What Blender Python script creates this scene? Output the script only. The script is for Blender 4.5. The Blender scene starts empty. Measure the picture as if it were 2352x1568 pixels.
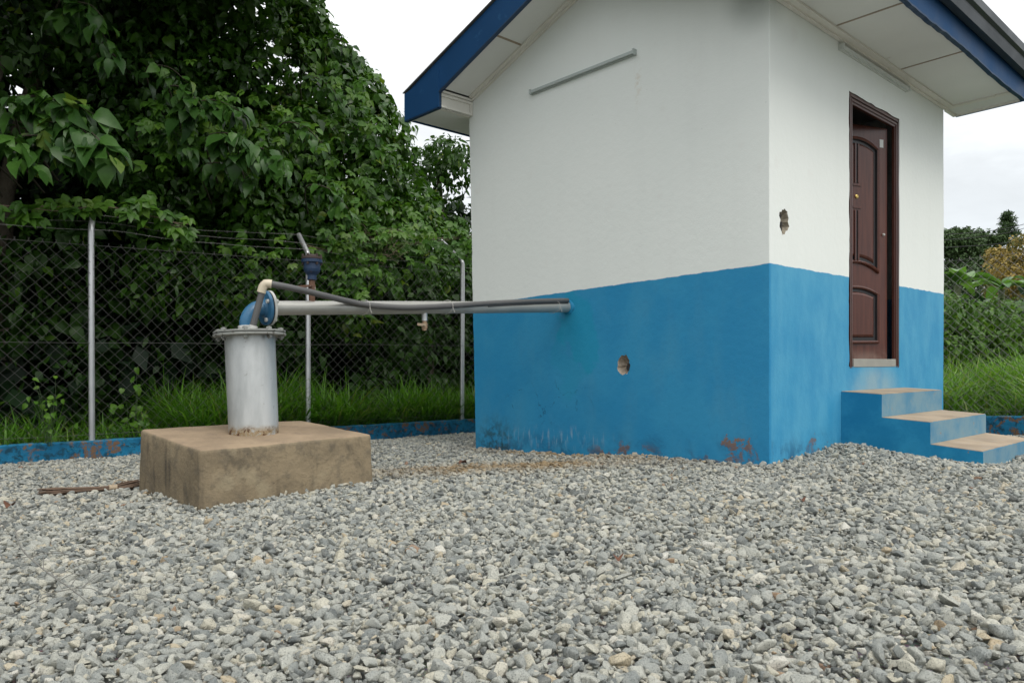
import bpy, bmesh, math, random
import numpy as np
from mathutils import Vector, Matrix, noise
from mathutils.geometry import tessellate_polygon

random.seed(7)
rng = np.random.default_rng(7)
SC = bpy.context.scene
COL = SC.collection
R = math.radians

# ------------------------------------------------------------------ camera
H = 0.53
cd = bpy.data.cameras.new('camera')
cd.sensor_width = 36.0
cd.lens = 1800 / 2352 * 36.0
cd.shift_y = 106 / 2352
cd.clip_start = 0.05
cd.clip_end = 3000
cam = bpy.data.objects.new('camera', cd)
cam.location = (0, 0, H)
cam.rotation_euler = (R(90), 0, 0)
COL.objects.link(cam)
SC.camera = cam

# ------------------------------------------------------------------ light
SUN_EL, SUN_AZ = R(54), R(148)          # azimuth clockwise from +Y
SC.view_settings.view_transform = 'Standard'
SC.view_settings.look = 'None'
SC.view_settings.gamma = 1.0
SC.view_settings.exposure = 0.72
sd = bpy.data.lights.new('sun', 'SUN')
sd.energy = 0.95
sd.angle = R(32)
sd.color = (1.0, 0.96, 0.9)
sun = bpy.data.objects.new('sun', sd)
sdir = Vector((math.sin(SUN_AZ) * math.cos(SUN_EL), math.cos(SUN_AZ) * math.cos(SUN_EL), math.sin(SUN_EL)))
sun.rotation_euler = (-sdir).to_track_quat('-Z', 'Y').to_euler()
sun.location = sdir * 50
COL.objects.link(sun)


# ------------------------------------------------------------------ node helpers
class NT:
    def __init__(s, tree):
        s.t = tree
        tree.nodes.clear()

    def n(s, typ, out=0, props=None, **ins):
        nd = s.t.nodes.new(typ)
        for k, v in (props or {}).items():
            setattr(nd, k, v)
        for k, v in ins.items():
            key = int(k[1:]) if k[0] == '_' and k[1:].isdigit() else k.replace('_', ' ')
            s.put(nd.inputs[key], v)
        return nd.outputs[out] if out is not None else nd

    def put(s, sock, v):
        if isinstance(v, bpy.types.NodeSocket):
            s.t.links.new(v, sock)
        else:
            if sock.type == 'RGBA' and len(v) == 3:
                v = (*v, 1)
            sock.default_value = v

    def math(s, op, a, b=0.0, c=0.0, clamp=False):
        return s.n('ShaderNodeMath', props={'operation': op, 'use_clamp': clamp}, _0=a, _1=b, _2=c)

    def mix(s, f, a, b, blend='MIX'):
        return s.n('ShaderNodeMix', out=2, props={'data_type': 'RGBA', 'blend_type': blend}, _0=f, _6=a, _7=b)

    def noise(s, vec, scale, detail=4, rough=0.55, dist=0.0):
        return s.n('ShaderNodeTexNoise', Vector=vec, Scale=scale, Detail=detail, Roughness=rough, Distortion=dist)

    def ramp(s, f, pts, interp='LINEAR'):
        nd = s.t.nodes.new('ShaderNodeValToRGB')
        cr = nd.color_ramp
        cr.interpolation = interp
        while len(cr.elements) < len(pts):
            cr.elements.new(0.5)
        for e, (p, c) in zip(cr.elements, pts):
            e.position = p
            e.color = (c, c, c, 1) if isinstance(c, (int, float)) else (*c, 1)
        s.put(nd.inputs[0], f)
        return nd.outputs[0]

    def maprange(s, v, a, b, c=0.0, d=1.0, smooth=True):
        return s.n('ShaderNodeMapRange', props={'interpolation_type': 'SMOOTHSTEP' if smooth else 'LINEAR'},
                   _0=v, _1=a, _2=b, _3=c, _4=d)

    def mapping(s, vec, scale=(1, 1, 1), loc=(0, 0, 0)):
        return s.n('ShaderNodeMapping', Vector=vec, Scale=scale, Location=loc)

    def coord(s, which='Object'):
        nd = s.t.nodes.new('ShaderNodeTexCoord')
        return nd.outputs[which]

    def attr(s, name, out=1, typ='GEOMETRY'):
        nd = s.t.nodes.new('ShaderNodeAttribute')
        nd.attribute_name = name
        nd.attribute_type = typ
        return nd.outputs[out]

    def blob(s, vec, c, r, lo=0.4, hi=1.0):
        """1 in the middle of an ellipsoid, 0 outside"""
        d = s.n('ShaderNodeVectorMath', props={'operation': 'SUBTRACT'}, _0=vec, _1=c)
        d = s.n('ShaderNodeVectorMath', props={'operation': 'DIVIDE'}, _0=d, _1=r)
        l = s.n('ShaderNodeVectorMath', out=1, props={'operation': 'LENGTH'}, _0=d)
        return s.maprange(l, lo, hi, 1.0, 0.0)

    def bump(s, height, strength=0.5, dist=0.01):
        return s.n('ShaderNodeBump', Strength=strength, Distance=dist, Height=height)

    def finish(s, color, rough=0.8, normal=None, metal=0.0, spec=0.5):
        b = s.n('ShaderNodeBsdfPrincipled', out=None)
        s.put(b.inputs['Base Color'], color)
        s.put(b.inputs['Roughness'], rough)
        s.put(b.inputs['Metallic'], metal)
        s.put(b.inputs['Specular IOR Level'], spec)
        if normal is not None:
            s.put(b.inputs['Normal'], normal)
        o = s.t.nodes.new('ShaderNodeOutputMaterial')
        s.t.links.new(b.outputs[0], o.inputs[0])
        return b


def material(name):
    m = bpy.data.materials.new(name)
    m.use_nodes = True
    return m, NT(m.node_tree)


# ------------------------------------------------------------------ world (overcast daylight)
W = bpy.data.worlds.new('World')
SC.world = W
W.use_nodes = True
w = NT(W.node_tree)
sky = w.n('ShaderNodeTexSky', props={'sky_type': 'NISHITA', 'sun_disc': False, 'sun_elevation': SUN_EL,
                                     'sun_rotation': SUN_AZ, 'air_density': 1.0, 'dust_density': 4.0})
gc = w.coord('Generated')
zc = w.n('ShaderNodeSeparateXYZ', out=2, Vector=gc)
cl = w.noise(w.mapping(gc, (1.6, 1.6, 5.5)), 2.1, 6, 0.55, 0.4)
base = w.ramp(zc, [(0.0, (4.6, 5.0, 5.25)), (0.15, (5.2, 5.5, 5.7)), (0.30, (6.2, 6.4, 6.5)), (0.42, (8.6, 8.7, 8.7)), (1.0, (9.0, 9.1, 9.1))])
shade = w.ramp(cl, [(0.3, 0.84), (0.5, 1.0), (0.66, 1.16)])
cloud = w.mix(1.0, base, shade, 'MULTIPLY')
bg = w.n('ShaderNodeBackground', Color=w.mix(0.92, sky, cloud), Strength=0.1)
wo = w.t.nodes.new('ShaderNodeOutputWorld')
w.t.links.new(bg, wo.inputs[0])

# ------------------------------------------------------------------ site frame
S = 0.0305                              # the whole site climbs gently to the right
CX, Y0, F = 1176.0, 890.0, 1800.0


def P(x, y, Y):
    """survey point seen at (x, y) of the 2352-wide photo at depth Y"""
    return Vector(((x - CX) / F * Y, Y, H - (y - Y0) / F * Y))


def site(p):
    return Vector((p[0], p[1], p[2] + S * p[0]))


C0 = Vector((1.642, 4.993))
UA = Vector((math.cos(R(43.7)), math.sin(R(43.7))))
VB = Vector((-math.sin(R(45.4)), math.cos(R(45.4))))


def HW(p):
    a, b, z = p
    q = C0 + a * UA + b * VB
    return Vector((q.x, q.y, z + S * q.x))


FK = Vector((0.808, 0.589))
FN = Vector((-0.589, 0.808))
F0 = Vector((-4.44, 6.8))


def fence_p(k, wd, z):
    q = F0 + FK * float(k) + FN * float(wd)
    return Vector((q.x, q.y, z + S * q.x))


R0 = Vector((5.65, 8.66))
RK = Vector((-0.712, 0.702))
RN = Vector((0.702, 0.712))


def rfence_p(k, wd, z):
    q = R0 + RK * float(k) + RN * float(wd)
    return Vector((q.x, q.y, z + S * q.x))


# ------------------------------------------------------------------ mesh builder
class MB:
    def __init__(s):
        s.v, s.f, s.sm = [], [], []

    def add(s, vs, fs, smooth=False):
        o = len(s.v)
        s.v += [tuple(p) for p in vs]
        s.f += [tuple(i + o for i in f) for f in fs]
        s.sm += [smooth] * len(fs)

    def box(s, lo, hi):
        (x0, y0, z0), (x1, y1, z1) = lo, hi
        vs = [(x0, y0, z0), (x1, y0, z0), (x1, y1, z0), (x0, y1, z0), (x0, y0, z1), (x1, y0, z1), (x1, y1, z1), (x0, y1, z1)]
        s.add(vs, [(0, 3, 2, 1), (4, 5, 6, 7), (0, 1, 5, 4), (1, 2, 6, 5), (2, 3, 7, 6), (3, 0, 4, 7)])

    def hexa(s, bot, top):
        s.add(list(bot) + list(top), [(3, 2, 1, 0), (4, 5, 6, 7), (0, 1, 5, 4), (1, 2, 6, 5), (2, 3, 7, 6), (3, 0, 4, 7)])

    def prism(s, poly, a, b):
        """poly: list of points at side a (function) and b"""
        n = len(poly)
        va = [a(p) for p in poly]
        vb = [b(p) for p in poly]
        tri = tessellate_polygon([[Vector((p[0], p[1], 0)) for p in poly]])
        fs = [tuple(t) for t in tri] + [tuple(i + n for i in reversed(t)) for t in tri]
        fs += [(i, (i + 1) % n, (i + 1) % n + n, i + n) for i in range(n)]
        s.add(va + vb, fs)

    def tube(s, pts, rad, n=8, cap=True, smooth=True):
        pts = [Vector(p) for p in pts]
        m = len(pts)
        rad = [rad] * m if isinstance(rad, (int, float)) else list(rad)
        t0 = (pts[1] - pts[0]).normalized()
        nx = t0.orthogonal().normalized()
        vs = []
        for i in range(m):
            t = (pts[min(i + 1, m - 1)] - pts[max(i - 1, 0)]).normalized()
            nx = (nx - t * nx.dot(t)).normalized()
            ny = t.cross(nx)
            for j in range(n):
                an = 2 * math.pi * j / n
                vs.append(pts[i] + (nx * math.cos(an) + ny * math.sin(an)) * rad[i])
        fs = [(i * n + j, i * n + (j + 1) % n, (i + 1) * n + (j + 1) % n, (i + 1) * n + j) for i in range(m - 1) for j in range(n)]
        s.add(vs, fs, smooth)
        if cap:
            s.add(vs[:n], [tuple(reversed(range(n)))])
            s.add(vs[-n:], [tuple(range(n))])

    def lathe(s, base, axis, prof, n=24, smooth=True):
        """prof: list of (radius, height along axis); each segment keeps its own rings so edges stay crisp"""
        base, axis = Vector(base), Vector(axis).normalized()
        nx = axis.orthogonal().normalized()
        ny = axis.cross(nx)

        def ring(r, h):
            return [base + axis * h + (nx * math.cos(2 * math.pi * j / n) + ny * math.sin(2 * math.pi * j / n)) * r for j in range(n)]
        for (r0, h0), (r1, h1) in zip(prof[:-1], prof[1:]):
            vs = ring(r0, h0) + ring(r1, h1)
            s.add(vs, [(j, (j + 1) % n, n + (j + 1) % n, n + j) for j in range(n)], smooth)
        if prof[0][0] > 1e-4:
            s.add(ring(*prof[0]), [tuple(reversed(range(n)))])
        if prof[-1][0] > 1e-4:
            s.add(ring(*prof[-1]), [tuple(range(n))])

    def build(s, name, mat, parent=None, origin=None, tf=None, loc=None, keep=False, bevel=0.0):
        """tf maps builder coords to world; loc the object's own origin (parts share their thing's)"""
        raw = s.v
        vs = [Vector(tf(p)) if tf else Vector(p) for p in raw]
        o = parent_origin(parent) if parent is not None else (Vector(origin) if origin is not None else Vector((0, 0, 0)))
        me = bpy.data.meshes.new(name)
        me.from_pydata([tuple(p - o) for p in vs], [], s.f)
        me.polygons.foreach_set('use_smooth', s.sm)
        if keep:
            at = me.attributes.new('loc', 'FLOAT_VECTOR', 'POINT')
            at.data.foreach_set('vector', np.array([tuple(p) for p in raw], dtype=np.float32).ravel())
        me.materials.append(mat)
        if bevel:
            bm = bmesh.new()
            bm.from_mesh(me)
            bmesh.ops.remove_doubles(bm, verts=bm.verts, dist=1e-5)
            es = [e for e in bm.edges if e.is_manifold and e.calc_face_angle(0) > 0.6]
            bmesh.ops.bevel(bm, geom=es, offset=bevel, segments=2, profile=0.6, affect='EDGES')
            bm.to_mesh(me)
            bm.free()
        me.update()
        ob = bpy.data.objects.new(name, me)
        COL.objects.link(ob)
        if parent is not None:
            ob.parent = parent
        else:
            ob.location = o
        return ob


def parent_origin(o):
    p = Vector((0, 0, 0))
    while o is not None:
        p += o.location
        o = o.parent
    return p


def tag(o, label=None, cat=None, group=None, kind=None):
    if label: o['label'] = label
    if cat: o['category'] = cat
    if group: o['group'] = group
    if kind: o['kind'] = kind
    return o


def thing(name, label, cat, loc, group=None):
    o = bpy.data.objects.new(name, None)
    o.empty_display_size = 0.2
    o.location = loc
    COL.objects.link(o)
    return tag(o, label, cat, group)


def np_mesh(name, verts, faces_flat, loop_tot, mat, attrs=None, smooth=True, parent=None, origin=None):
    o = parent_origin(parent) if parent is not None else Vector(origin or (0, 0, 0))
    verts = verts - np.array(o)[None, :]
    me = bpy.data.meshes.new(name)
    me.vertices.add(len(verts))
    me.vertices.foreach_set('co', verts.astype(np.float32).ravel())
    me.loops.add(len(faces_flat))
    me.loops.foreach_set('vertex_index', faces_flat.astype(np.int32))
    me.polygons.add(len(loop_tot))
    st = np.concatenate([[0], np.cumsum(loop_tot)[:-1]]).astype(np.int32)
    me.polygons.foreach_set('loop_start', st)
    me.polygons.foreach_set('loop_total', loop_tot.astype(np.int32))
    me.polygons.foreach_set('use_smooth', np.full(len(loop_tot), smooth))
    for k, a in (attrs or {}).items():
        at = me.attributes.new(k, 'FLOAT', 'POINT')
        at.data.foreach_set('value', a.astype(np.float32))
    me.materials.append(mat)
    me.update(calc_edges=True)
    me.validate()
    ob = bpy.data.objects.new(name, me)
    COL.objects.link(ob)
    if parent is not None:
        ob.parent = parent
    else:
        ob.location = o
    return ob


# ------------------------------------------------------------------ materials
def simple(name, col, rough=0.7, var=0.12, scale=8.0, bump=0.15, bscale=60.0, bdist=0.004, metal=0.0, spec=0.5, spots=None):
    m, t = material(name)
    oc = t.coord()
    n1 = t.noise(oc, scale, 5)
    c = t.mix(n1, tuple(x * (1 - var * 2) for x in col), tuple(min(1, x * (1 + var * 1.6)) for x in col))
    if spots:
        scol, sscale, th = spots
        n2 = t.noise(oc, sscale, 7, 0.65)
        c = t.mix(t.maprange(n2, th, th + 0.06), c, scol)
    nb = t.bump(t.noise(oc, bscale, 4), bump, bdist)
    t.finish(c, t.maprange(n1, 0.3, 0.7, rough * 0.85, min(1, rough * 1.1)), nb, metal, spec)
    return m


def wall_material():
    m, t = material('painted_plaster')
    lo = t.attr('loc')
    sx = t.n('ShaderNodeSeparateXYZ', out=None, Vector=lo)
    a, b, z = sx.outputs
    # white paint
    big = t.noise(lo, 1.3, 4)
    streak = t.noise(t.mapping(lo, (5, 5, 0.4)), 1.3, 5)
    white = t.mix(big, (0.76, 0.80, 0.765), (0.82, 0.85, 0.815))
    white = t.mix(t.maprange(streak, 0.5, 0.75, 0, 0.08), white, (0.62, 0.645, 0.62))
    blot = t.noise(lo, 4.5, 6, 0.6)
    white = t.mix(t.maprange(blot, 0.60, 0.78, 0, 0.25), white, (0.70, 0.67, 0.63))
    specks = t.noise(lo, 22, 3, 0.7)
    white = t.mix(t.maprange(specks, 0.73, 0.77, 0, 0.55), white, (0.33, 0.35, 0.33))
    stain = t.blob(lo, (0.0, 0.10, 3.02), (0.3, 0.28, 0.30), 0.1, 1.0)
    white = t.mix(t.math('MULTIPLY', stain, t.maprange(big, 0.3, 0.6, 0.25, 0.7)), white, (0.33, 0.37, 0.34))
    rust = t.math('MULTIPLY', t.blob(lo, (0.0, 1.02, 2.72), (0.2, 0.05, 0.26), 0.2, 1.0), t.maprange(specks, 0.45, 0.65, 0, 0.25))
    white = t.mix(rust, white, (0.55, 0.42, 0.26))
    # blue paint
    b1 = t.noise(lo, 2.2, 5, 0.6)
    b2 = t.noise(t.mapping(lo, (2.2, 2.2, 1.0)), 2.0, 6, 0.62)
    blue = t.mix(t.maprange(b1, 0.36, 0.64), (0.018, 0.235, 0.455), (0.028, 0.265, 0.48))
    blue = t.mix(t.maprange(b2, 0.45, 0.75, 0, 0.32), blue, (0.07, 0.28, 0.435))
    dust = t.noise(lo, 38, 4, 0.7)
    blue = t.mix(t.maprange(dust, 0.52, 0.8, 0, 0.35), blue, (0.02, 0.15, 0.33))
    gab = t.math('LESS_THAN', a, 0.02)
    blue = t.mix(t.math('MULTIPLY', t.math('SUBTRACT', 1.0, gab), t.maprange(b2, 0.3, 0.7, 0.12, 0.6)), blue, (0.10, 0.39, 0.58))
    nz = t.math('MULTIPLY', t.math('SUBTRACT', b1, 0.5), 0.9)
    teal = t.math('MULTIPLY', t.blob(t.n('ShaderNodeVectorMath', props={'operation': 'ADD'}, _0=lo, _1=t.n('ShaderNodeCombineXYZ', X=0.0, Y=nz, Z=nz)),
                                     (0, 1.62, 1.02), (0.5, 0.22, 0.25), 0.80, 1.0), gab)
    teal2 = t.math('MULTIPLY', t.blob(t.n('ShaderNodeVectorMath', props={'operation': 'ADD'}, _0=lo, _1=t.n('ShaderNodeCombineXYZ', X=0.0, Y=nz, Z=nz)), (0, 1.76, 0.74), (0.5, 0.13, 0.28), 0.7, 1.0), gab)
    blue = t.mix(t.math('MULTIPLY', teal2, 0.28), blue, (0.01, 0.27, 0.42))
    blue = t.mix(t.math('MULTIPLY', teal, 0.5), blue, (0.0, 0.27, 0.43))
    # the patch of dust kicked up under the door and over the steps
    under = t.math('MULTIPLY', t.blob(lo, (1.66, 0, 0.46), (0.62, 0.2, 0.22), 0.2, 1.0), t.maprange(b1, 0.3, 0.6, 0.2, 0.75))
    blue = t.mix(under, blue, (0.27, 0.38, 0.42))
    # wear at the foot of the wall
    n6 = t.noise(lo, 5.5, 8, 0.68, 0.4)
    zz = t.math('MULTIPLY', z, 0.75)
    ero = t.math('SUBTRACT', n6, zz)
    fine = t.noise(lo, 17, 6, 0.65)
    peel = t.maprange(ero, 0.495, 0.512)
    peel = t.math('MULTIPLY', peel, t.maprange(fine, 0.40, 0.50))
    where = t.math('MAXIMUM', t.blob(lo, (0, 0.28, 0.14), (0.35, 0.36, 0.26), 0.3, 1.0), t.blob(lo, (0, 1.15, 0.02), (0.3, 0.42, 0.12), 0.3, 1.0))
    where = t.math('MAXIMUM', where, t.blob(lo, (0, 2.55, 0.16), (0.3, 0.30, 0.26), 0.3, 1.0))
    where = t.math('MAXIMUM', where, t.blob(lo, (0.75, 0, 0.18), (0.40, 0.2, 0.26), 0.3, 1.0))
    peel = t.math('MULTIPLY', peel, where)
    blue = t.mix(peel, blue, t.mix(fine, (0.17, 0.095, 0.055), (0.34, 0.20, 0.11)))
    mold = t.math('MULTIPLY', t.blob(lo, (0, 2.50, 0.02), (0.4, 0.36, 0.34), 0.2, 1.0), t.maprange(fine, 0.38, 0.62))
    blue = t.mix(t.math('MULTIPLY', mold, 0.85), blue, (0.02, 0.05, 0.045))
    foot = t.math('MULTIPLY', t.maprange(z, 0.0, 0.22, 1, 0), t.maprange(n6, 0.45, 0.66))
    blue = t.mix(t.math('MULTIPLY', foot, 0.7), blue, (0.008, 0.075, 0.17))
    salt = t.math('MULTIPLY', t.blob(lo, (0, 1.85, 0.12), (0.4, 0.75, 0.13), 0.2, 1.0), t.maprange(t.noise(t.mapping(lo, (16, 16, 4)), 1.8, 5), 0.5, 0.68))
    blue = t.mix(t.math('MULTIPLY', salt, 0.55), blue, (0.33, 0.45, 0.56))
    crackn = t.n('ShaderNodeTexVoronoi', props={'feature': 'DISTANCE_TO_EDGE'}, Vector=t.n('ShaderNodeVectorMath', props={'operation': 'ADD'}, _0=lo, _1=t.n('ShaderNodeVectorMath', props={'operation': 'SCALE'}, _0=t.noise(lo, 6, 4), Scale=0.3)), Scale=3.2)
    crack = t.math('MULTIPLY', t.maprange(crackn, 0.0, 0.02, 1, 0), t.math('MULTIPLY', t.blob(lo, (0, 1.95, 0.42), (0.4, 0.65, 0.24), 0.3, 1.0), t.maprange(fine, 0.45, 0.6)))
    blue = t.mix(t.math('MULTIPLY', crack, 0.85), blue, (0.005, 0.05, 0.10))
    # hand painted edge between the two
    edge = t.math('ADD', z, t.math('MULTIPLY', t.math('SUBTRACT', t.noise(lo, 9, 5), 0.5), 0.022))
    zt = t.math('ADD', 1.272, 0.0)
    f = t.maprange(edge, t.math('SUBTRACT', zt, 0.003), t.math('ADD', zt, 0.003), 1, 0)
    col = t.mix(f, white, blue)
    hb = t.math('ADD', t.noise(lo, 19, 5, 0.6), t.math('MULTIPLY', t.noise(lo, 120, 3), 0.35))
    hb = t.math('SUBTRACT', hb, t.math('MULTIPLY', peel, 0.6))
    nb = t.bump(hb, 0.26, 0.009)
    t.finish(col, t.mix(f, (0.85,) * 3, (0.62,) * 3), nb, 0, 0.35)
    return m


def step_material(tread):
    m, t = material('step_tread_concrete' if tread else 'blue_step_paint')
    lo = t.attr('loc')
    n1 = t.noise(lo, 3.5, 6, 0.6)
    n2 = t.noise(lo, 14, 6, 0.65)
    if tread:
        c = t.mix(t.maprange(n1, 0.3, 0.7), (0.30, 0.235, 0.165), (0.44, 0.345, 0.245))
        c = t.mix(t.maprange(n2, 0.5, 0.75, 0, 0.6), c, (0.30, 0.29, 0.27))
    else:
        c = t.mix(t.maprange(n1, 0.36, 0.64), (0.008, 0.185, 0.36), (0.022, 0.245, 0.43))
        nrm = t.n('ShaderNodeSeparateXYZ', out=1, Vector=t.attr('nrm'))
        # dusty risers: shoes and splashed laterite dull the paint
        sx = t.n('ShaderNodeSeparateXYZ', out=None, Vector=lo)
        dusty = t.math('MULTIPLY', t.maprange(n1, 0.30, 0.62, 0.35, 0.85), t.attr('riser', 2))
        c = t.mix(dusty, c, (0.20, 0.30, 0.34))
        c = t.mix(t.math('MULTIPLY', t.maprange(n2, 0.60, 0.72, 0, 0.6), t.attr('riser', 2)), c, (0.26, 0.25, 0.20))
        c = t.mix(t.maprange(n2, 0.68, 0.70, 0, 1), c, (0.26, 0.16, 0.10))
    t.finish(c, 0.8, t.bump(n2, 0.5, 0.006), 0, 0.3)
    return m


def plinth_material():
    m, t = material('stained_concrete')
    oc = t.coord()
    n1 = t.noise(oc, 3.0, 6, 0.6)
    n2 = t.noise(oc, 9.0, 7, 0.65)
    st = t.noise(t.mapping(oc, (6, 6, 0.7)), 1.2, 7, 0.7, 0.5)
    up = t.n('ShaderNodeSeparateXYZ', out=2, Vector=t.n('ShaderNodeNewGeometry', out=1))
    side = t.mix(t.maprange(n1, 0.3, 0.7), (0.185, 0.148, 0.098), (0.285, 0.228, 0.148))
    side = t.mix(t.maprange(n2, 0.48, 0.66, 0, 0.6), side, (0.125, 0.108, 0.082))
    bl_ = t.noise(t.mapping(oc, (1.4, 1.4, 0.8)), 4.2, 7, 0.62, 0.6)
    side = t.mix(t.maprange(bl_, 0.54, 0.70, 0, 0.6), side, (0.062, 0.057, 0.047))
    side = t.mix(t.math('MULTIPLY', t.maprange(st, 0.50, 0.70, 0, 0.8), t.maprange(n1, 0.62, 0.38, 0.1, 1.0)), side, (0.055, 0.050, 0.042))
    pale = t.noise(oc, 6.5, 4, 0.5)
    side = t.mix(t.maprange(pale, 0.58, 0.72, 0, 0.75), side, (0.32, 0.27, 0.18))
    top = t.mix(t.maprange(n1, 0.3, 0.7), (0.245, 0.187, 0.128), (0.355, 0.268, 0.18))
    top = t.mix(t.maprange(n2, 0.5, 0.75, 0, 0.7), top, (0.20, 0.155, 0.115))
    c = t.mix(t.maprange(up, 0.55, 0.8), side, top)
    pits = t.noise(oc, 45, 3, 0.6)
    c = t.mix(t.maprange(pits, 0.70, 0.75, 0, 0.7), c, (0.07, 0.06, 0.05))
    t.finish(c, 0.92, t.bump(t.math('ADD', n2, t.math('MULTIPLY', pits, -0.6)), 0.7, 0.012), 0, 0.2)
    return m


def kerb_material():
    m, t = material('weathered_blue_paint')
    oc = t.coord()
    n1 = t.noise(oc, 3.0, 6, 0.6)
    n2 = t.noise(oc, 7.0, 8, 0.68, 0.6)
    n3 = t.noise(oc, 21, 6, 0.65)
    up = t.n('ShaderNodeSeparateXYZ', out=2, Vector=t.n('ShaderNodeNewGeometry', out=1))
    c = t.mix(t.maprange(n1, 0.35, 0.65), (0.004, 0.105, 0.215), (0.012, 0.18, 0.33))
    c = t.mix(t.maprange(n3, 0.46, 0.62, 0, 0.9), c, (0.006, 0.045, 0.075))
    c = t.mix(t.math('MULTIPLY', t.maprange(n2, 0.51, 0.57), t.maprange(n3, 0.36, 0.50)), c, t.mix(n3, (0.08, 0.052, 0.032), (0.22, 0.125, 0.07)))
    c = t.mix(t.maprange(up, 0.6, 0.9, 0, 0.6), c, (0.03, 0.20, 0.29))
    t.finish(c, 0.8, t.bump(n3, 0.6, 0.01), 0, 0.3)
    return m


def silver_material(name='silver_paint'):
    m, t = material(name)
    oc = t.coord()
    n1 = t.noise(t.mapping(oc, (6, 6, 1.5)), 2.0, 6, 0.6)
    n2 = t.noise(oc, 26, 6, 0.7)
    c = t.mix(t.maprange(n1, 0.3, 0.7), (0.44, 0.46, 0.46), (0.60, 0.62, 0.62))
    c = t.mix(t.maprange(n2, 0.62, 0.70, 0, 0.6), c, (0.27, 0.27, 0.25))
    z = t.n('ShaderNodeSeparateXYZ', out=2, Vector=oc)
    low = t.maprange(z, 0.0, 0.05, 1, 0)
    c = t.mix(t.math('MULTIPLY', low, t.maprange(n2, 0.36, 0.52)), c, (0.36, 0.27, 0.16))
    c = t.mix(t.math('MULTIPLY', low, t.maprange(n2, 0.56, 0.58)), c, (0.12, 0.06, 0.035))
    t.finish(c, 0.42, t.bump(n2, 0.14, 0.004), 0.48, 0.5)
    return m


def leaf_material(name, ramp, rough=0.42, trans=0.25, spec=0.32):
    m, t = material(name)
    tint = t.attr('tint', 2)
    c = t.ramp(tint, ramp)
    oc = t.coord()
    c = t.mix(t.maprange(t.noise(oc, 30, 3), 0.3, 0.7, 0, 0.35), c, tuple(x * 0.6 for x in ramp[1][1]))
    b = t.n('ShaderNodeBsdfPrincipled', out=None)
    t.put(b.inputs['Base Color'], c)
    t.put(b.inputs['Roughness'], rough)
    t.put(b.inputs['Specular IOR Level'], spec)
    tr = t.n('ShaderNodeBsdfTranslucent', Color=t.mix(1.0, c, (1.25, 1.3, 0.6), 'MULTIPLY'))
    mx = t.n('ShaderNodeMixShader', _0=trans, _1=b.outputs[0], _2=tr)
    o = t.t.nodes.new('ShaderNodeOutputMaterial')
    t.t.links.new(mx, o.inputs[0])
    return m


def stone_material():
    m, t = material('crushed_granite')
    tint = t.attr('tint', 2, 'INSTANCER')
    dirt = t.attr('dirt', 2, 'INSTANCER')
    oc = t.coord()
    c = t.ramp(tint, [(0.0, (0.095, 0.105, 0.11)), (0.05, (0.20, 0.215, 0.215)), (0.25, (0.31, 0.325, 0.315)), (0.52, (0.42, 0.425, 0.395)),
                      (0.76, (0.495, 0.49, 0.44)), (0.89, (0.54, 0.505, 0.41)), (0.95, (0.66, 0.64, 0.59)), (0.984, (0.53, 0.46, 0.34)), (0.998, (0.46, 0.35, 0.22)), (1.0, (0.28, 0.15, 0.10))])
    off = t.n('ShaderNodeVectorMath', props={'operation': 'ADD'}, _0=oc, _1=t.n('ShaderNodeCombineXYZ', X=t.math('MULTIPLY', tint, 91.0), Y=0.0, Z=0.0))
    n1 = t.noise(off, 1.5, 4, 0.6)
    sp = t.noise(off, 15, 3, 0.8)
    c = t.mix(t.maprange(n1, 0.35, 0.7, 0, 0.55), c, t.mix(0.5, c, (0.50, 0.48, 0.42)))
    c = t.mix(t.maprange(sp, 0.53, 0.63, 0, 0.85), c, t.mix(1.0, c, (0.36, 0.37, 0.39), 'MULTIPLY'))
    c = t.mix(t.maprange(sp, 0.40, 0.30, 0, 0.5), c, (0.58, 0.58, 0.55))
    c = t.mix(1.0, c, (1.03, 1.045, 1.02), 'MULTIPLY')
    c = t.mix(dirt, c, (0.33, 0.235, 0.125))
    t.finish(c, 0.85, t.bump(t.math('ADD', n1, t.math('MULTIPLY', sp, 0.4)), 0.5, 0.12), 0, 0.3)
    return m


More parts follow.
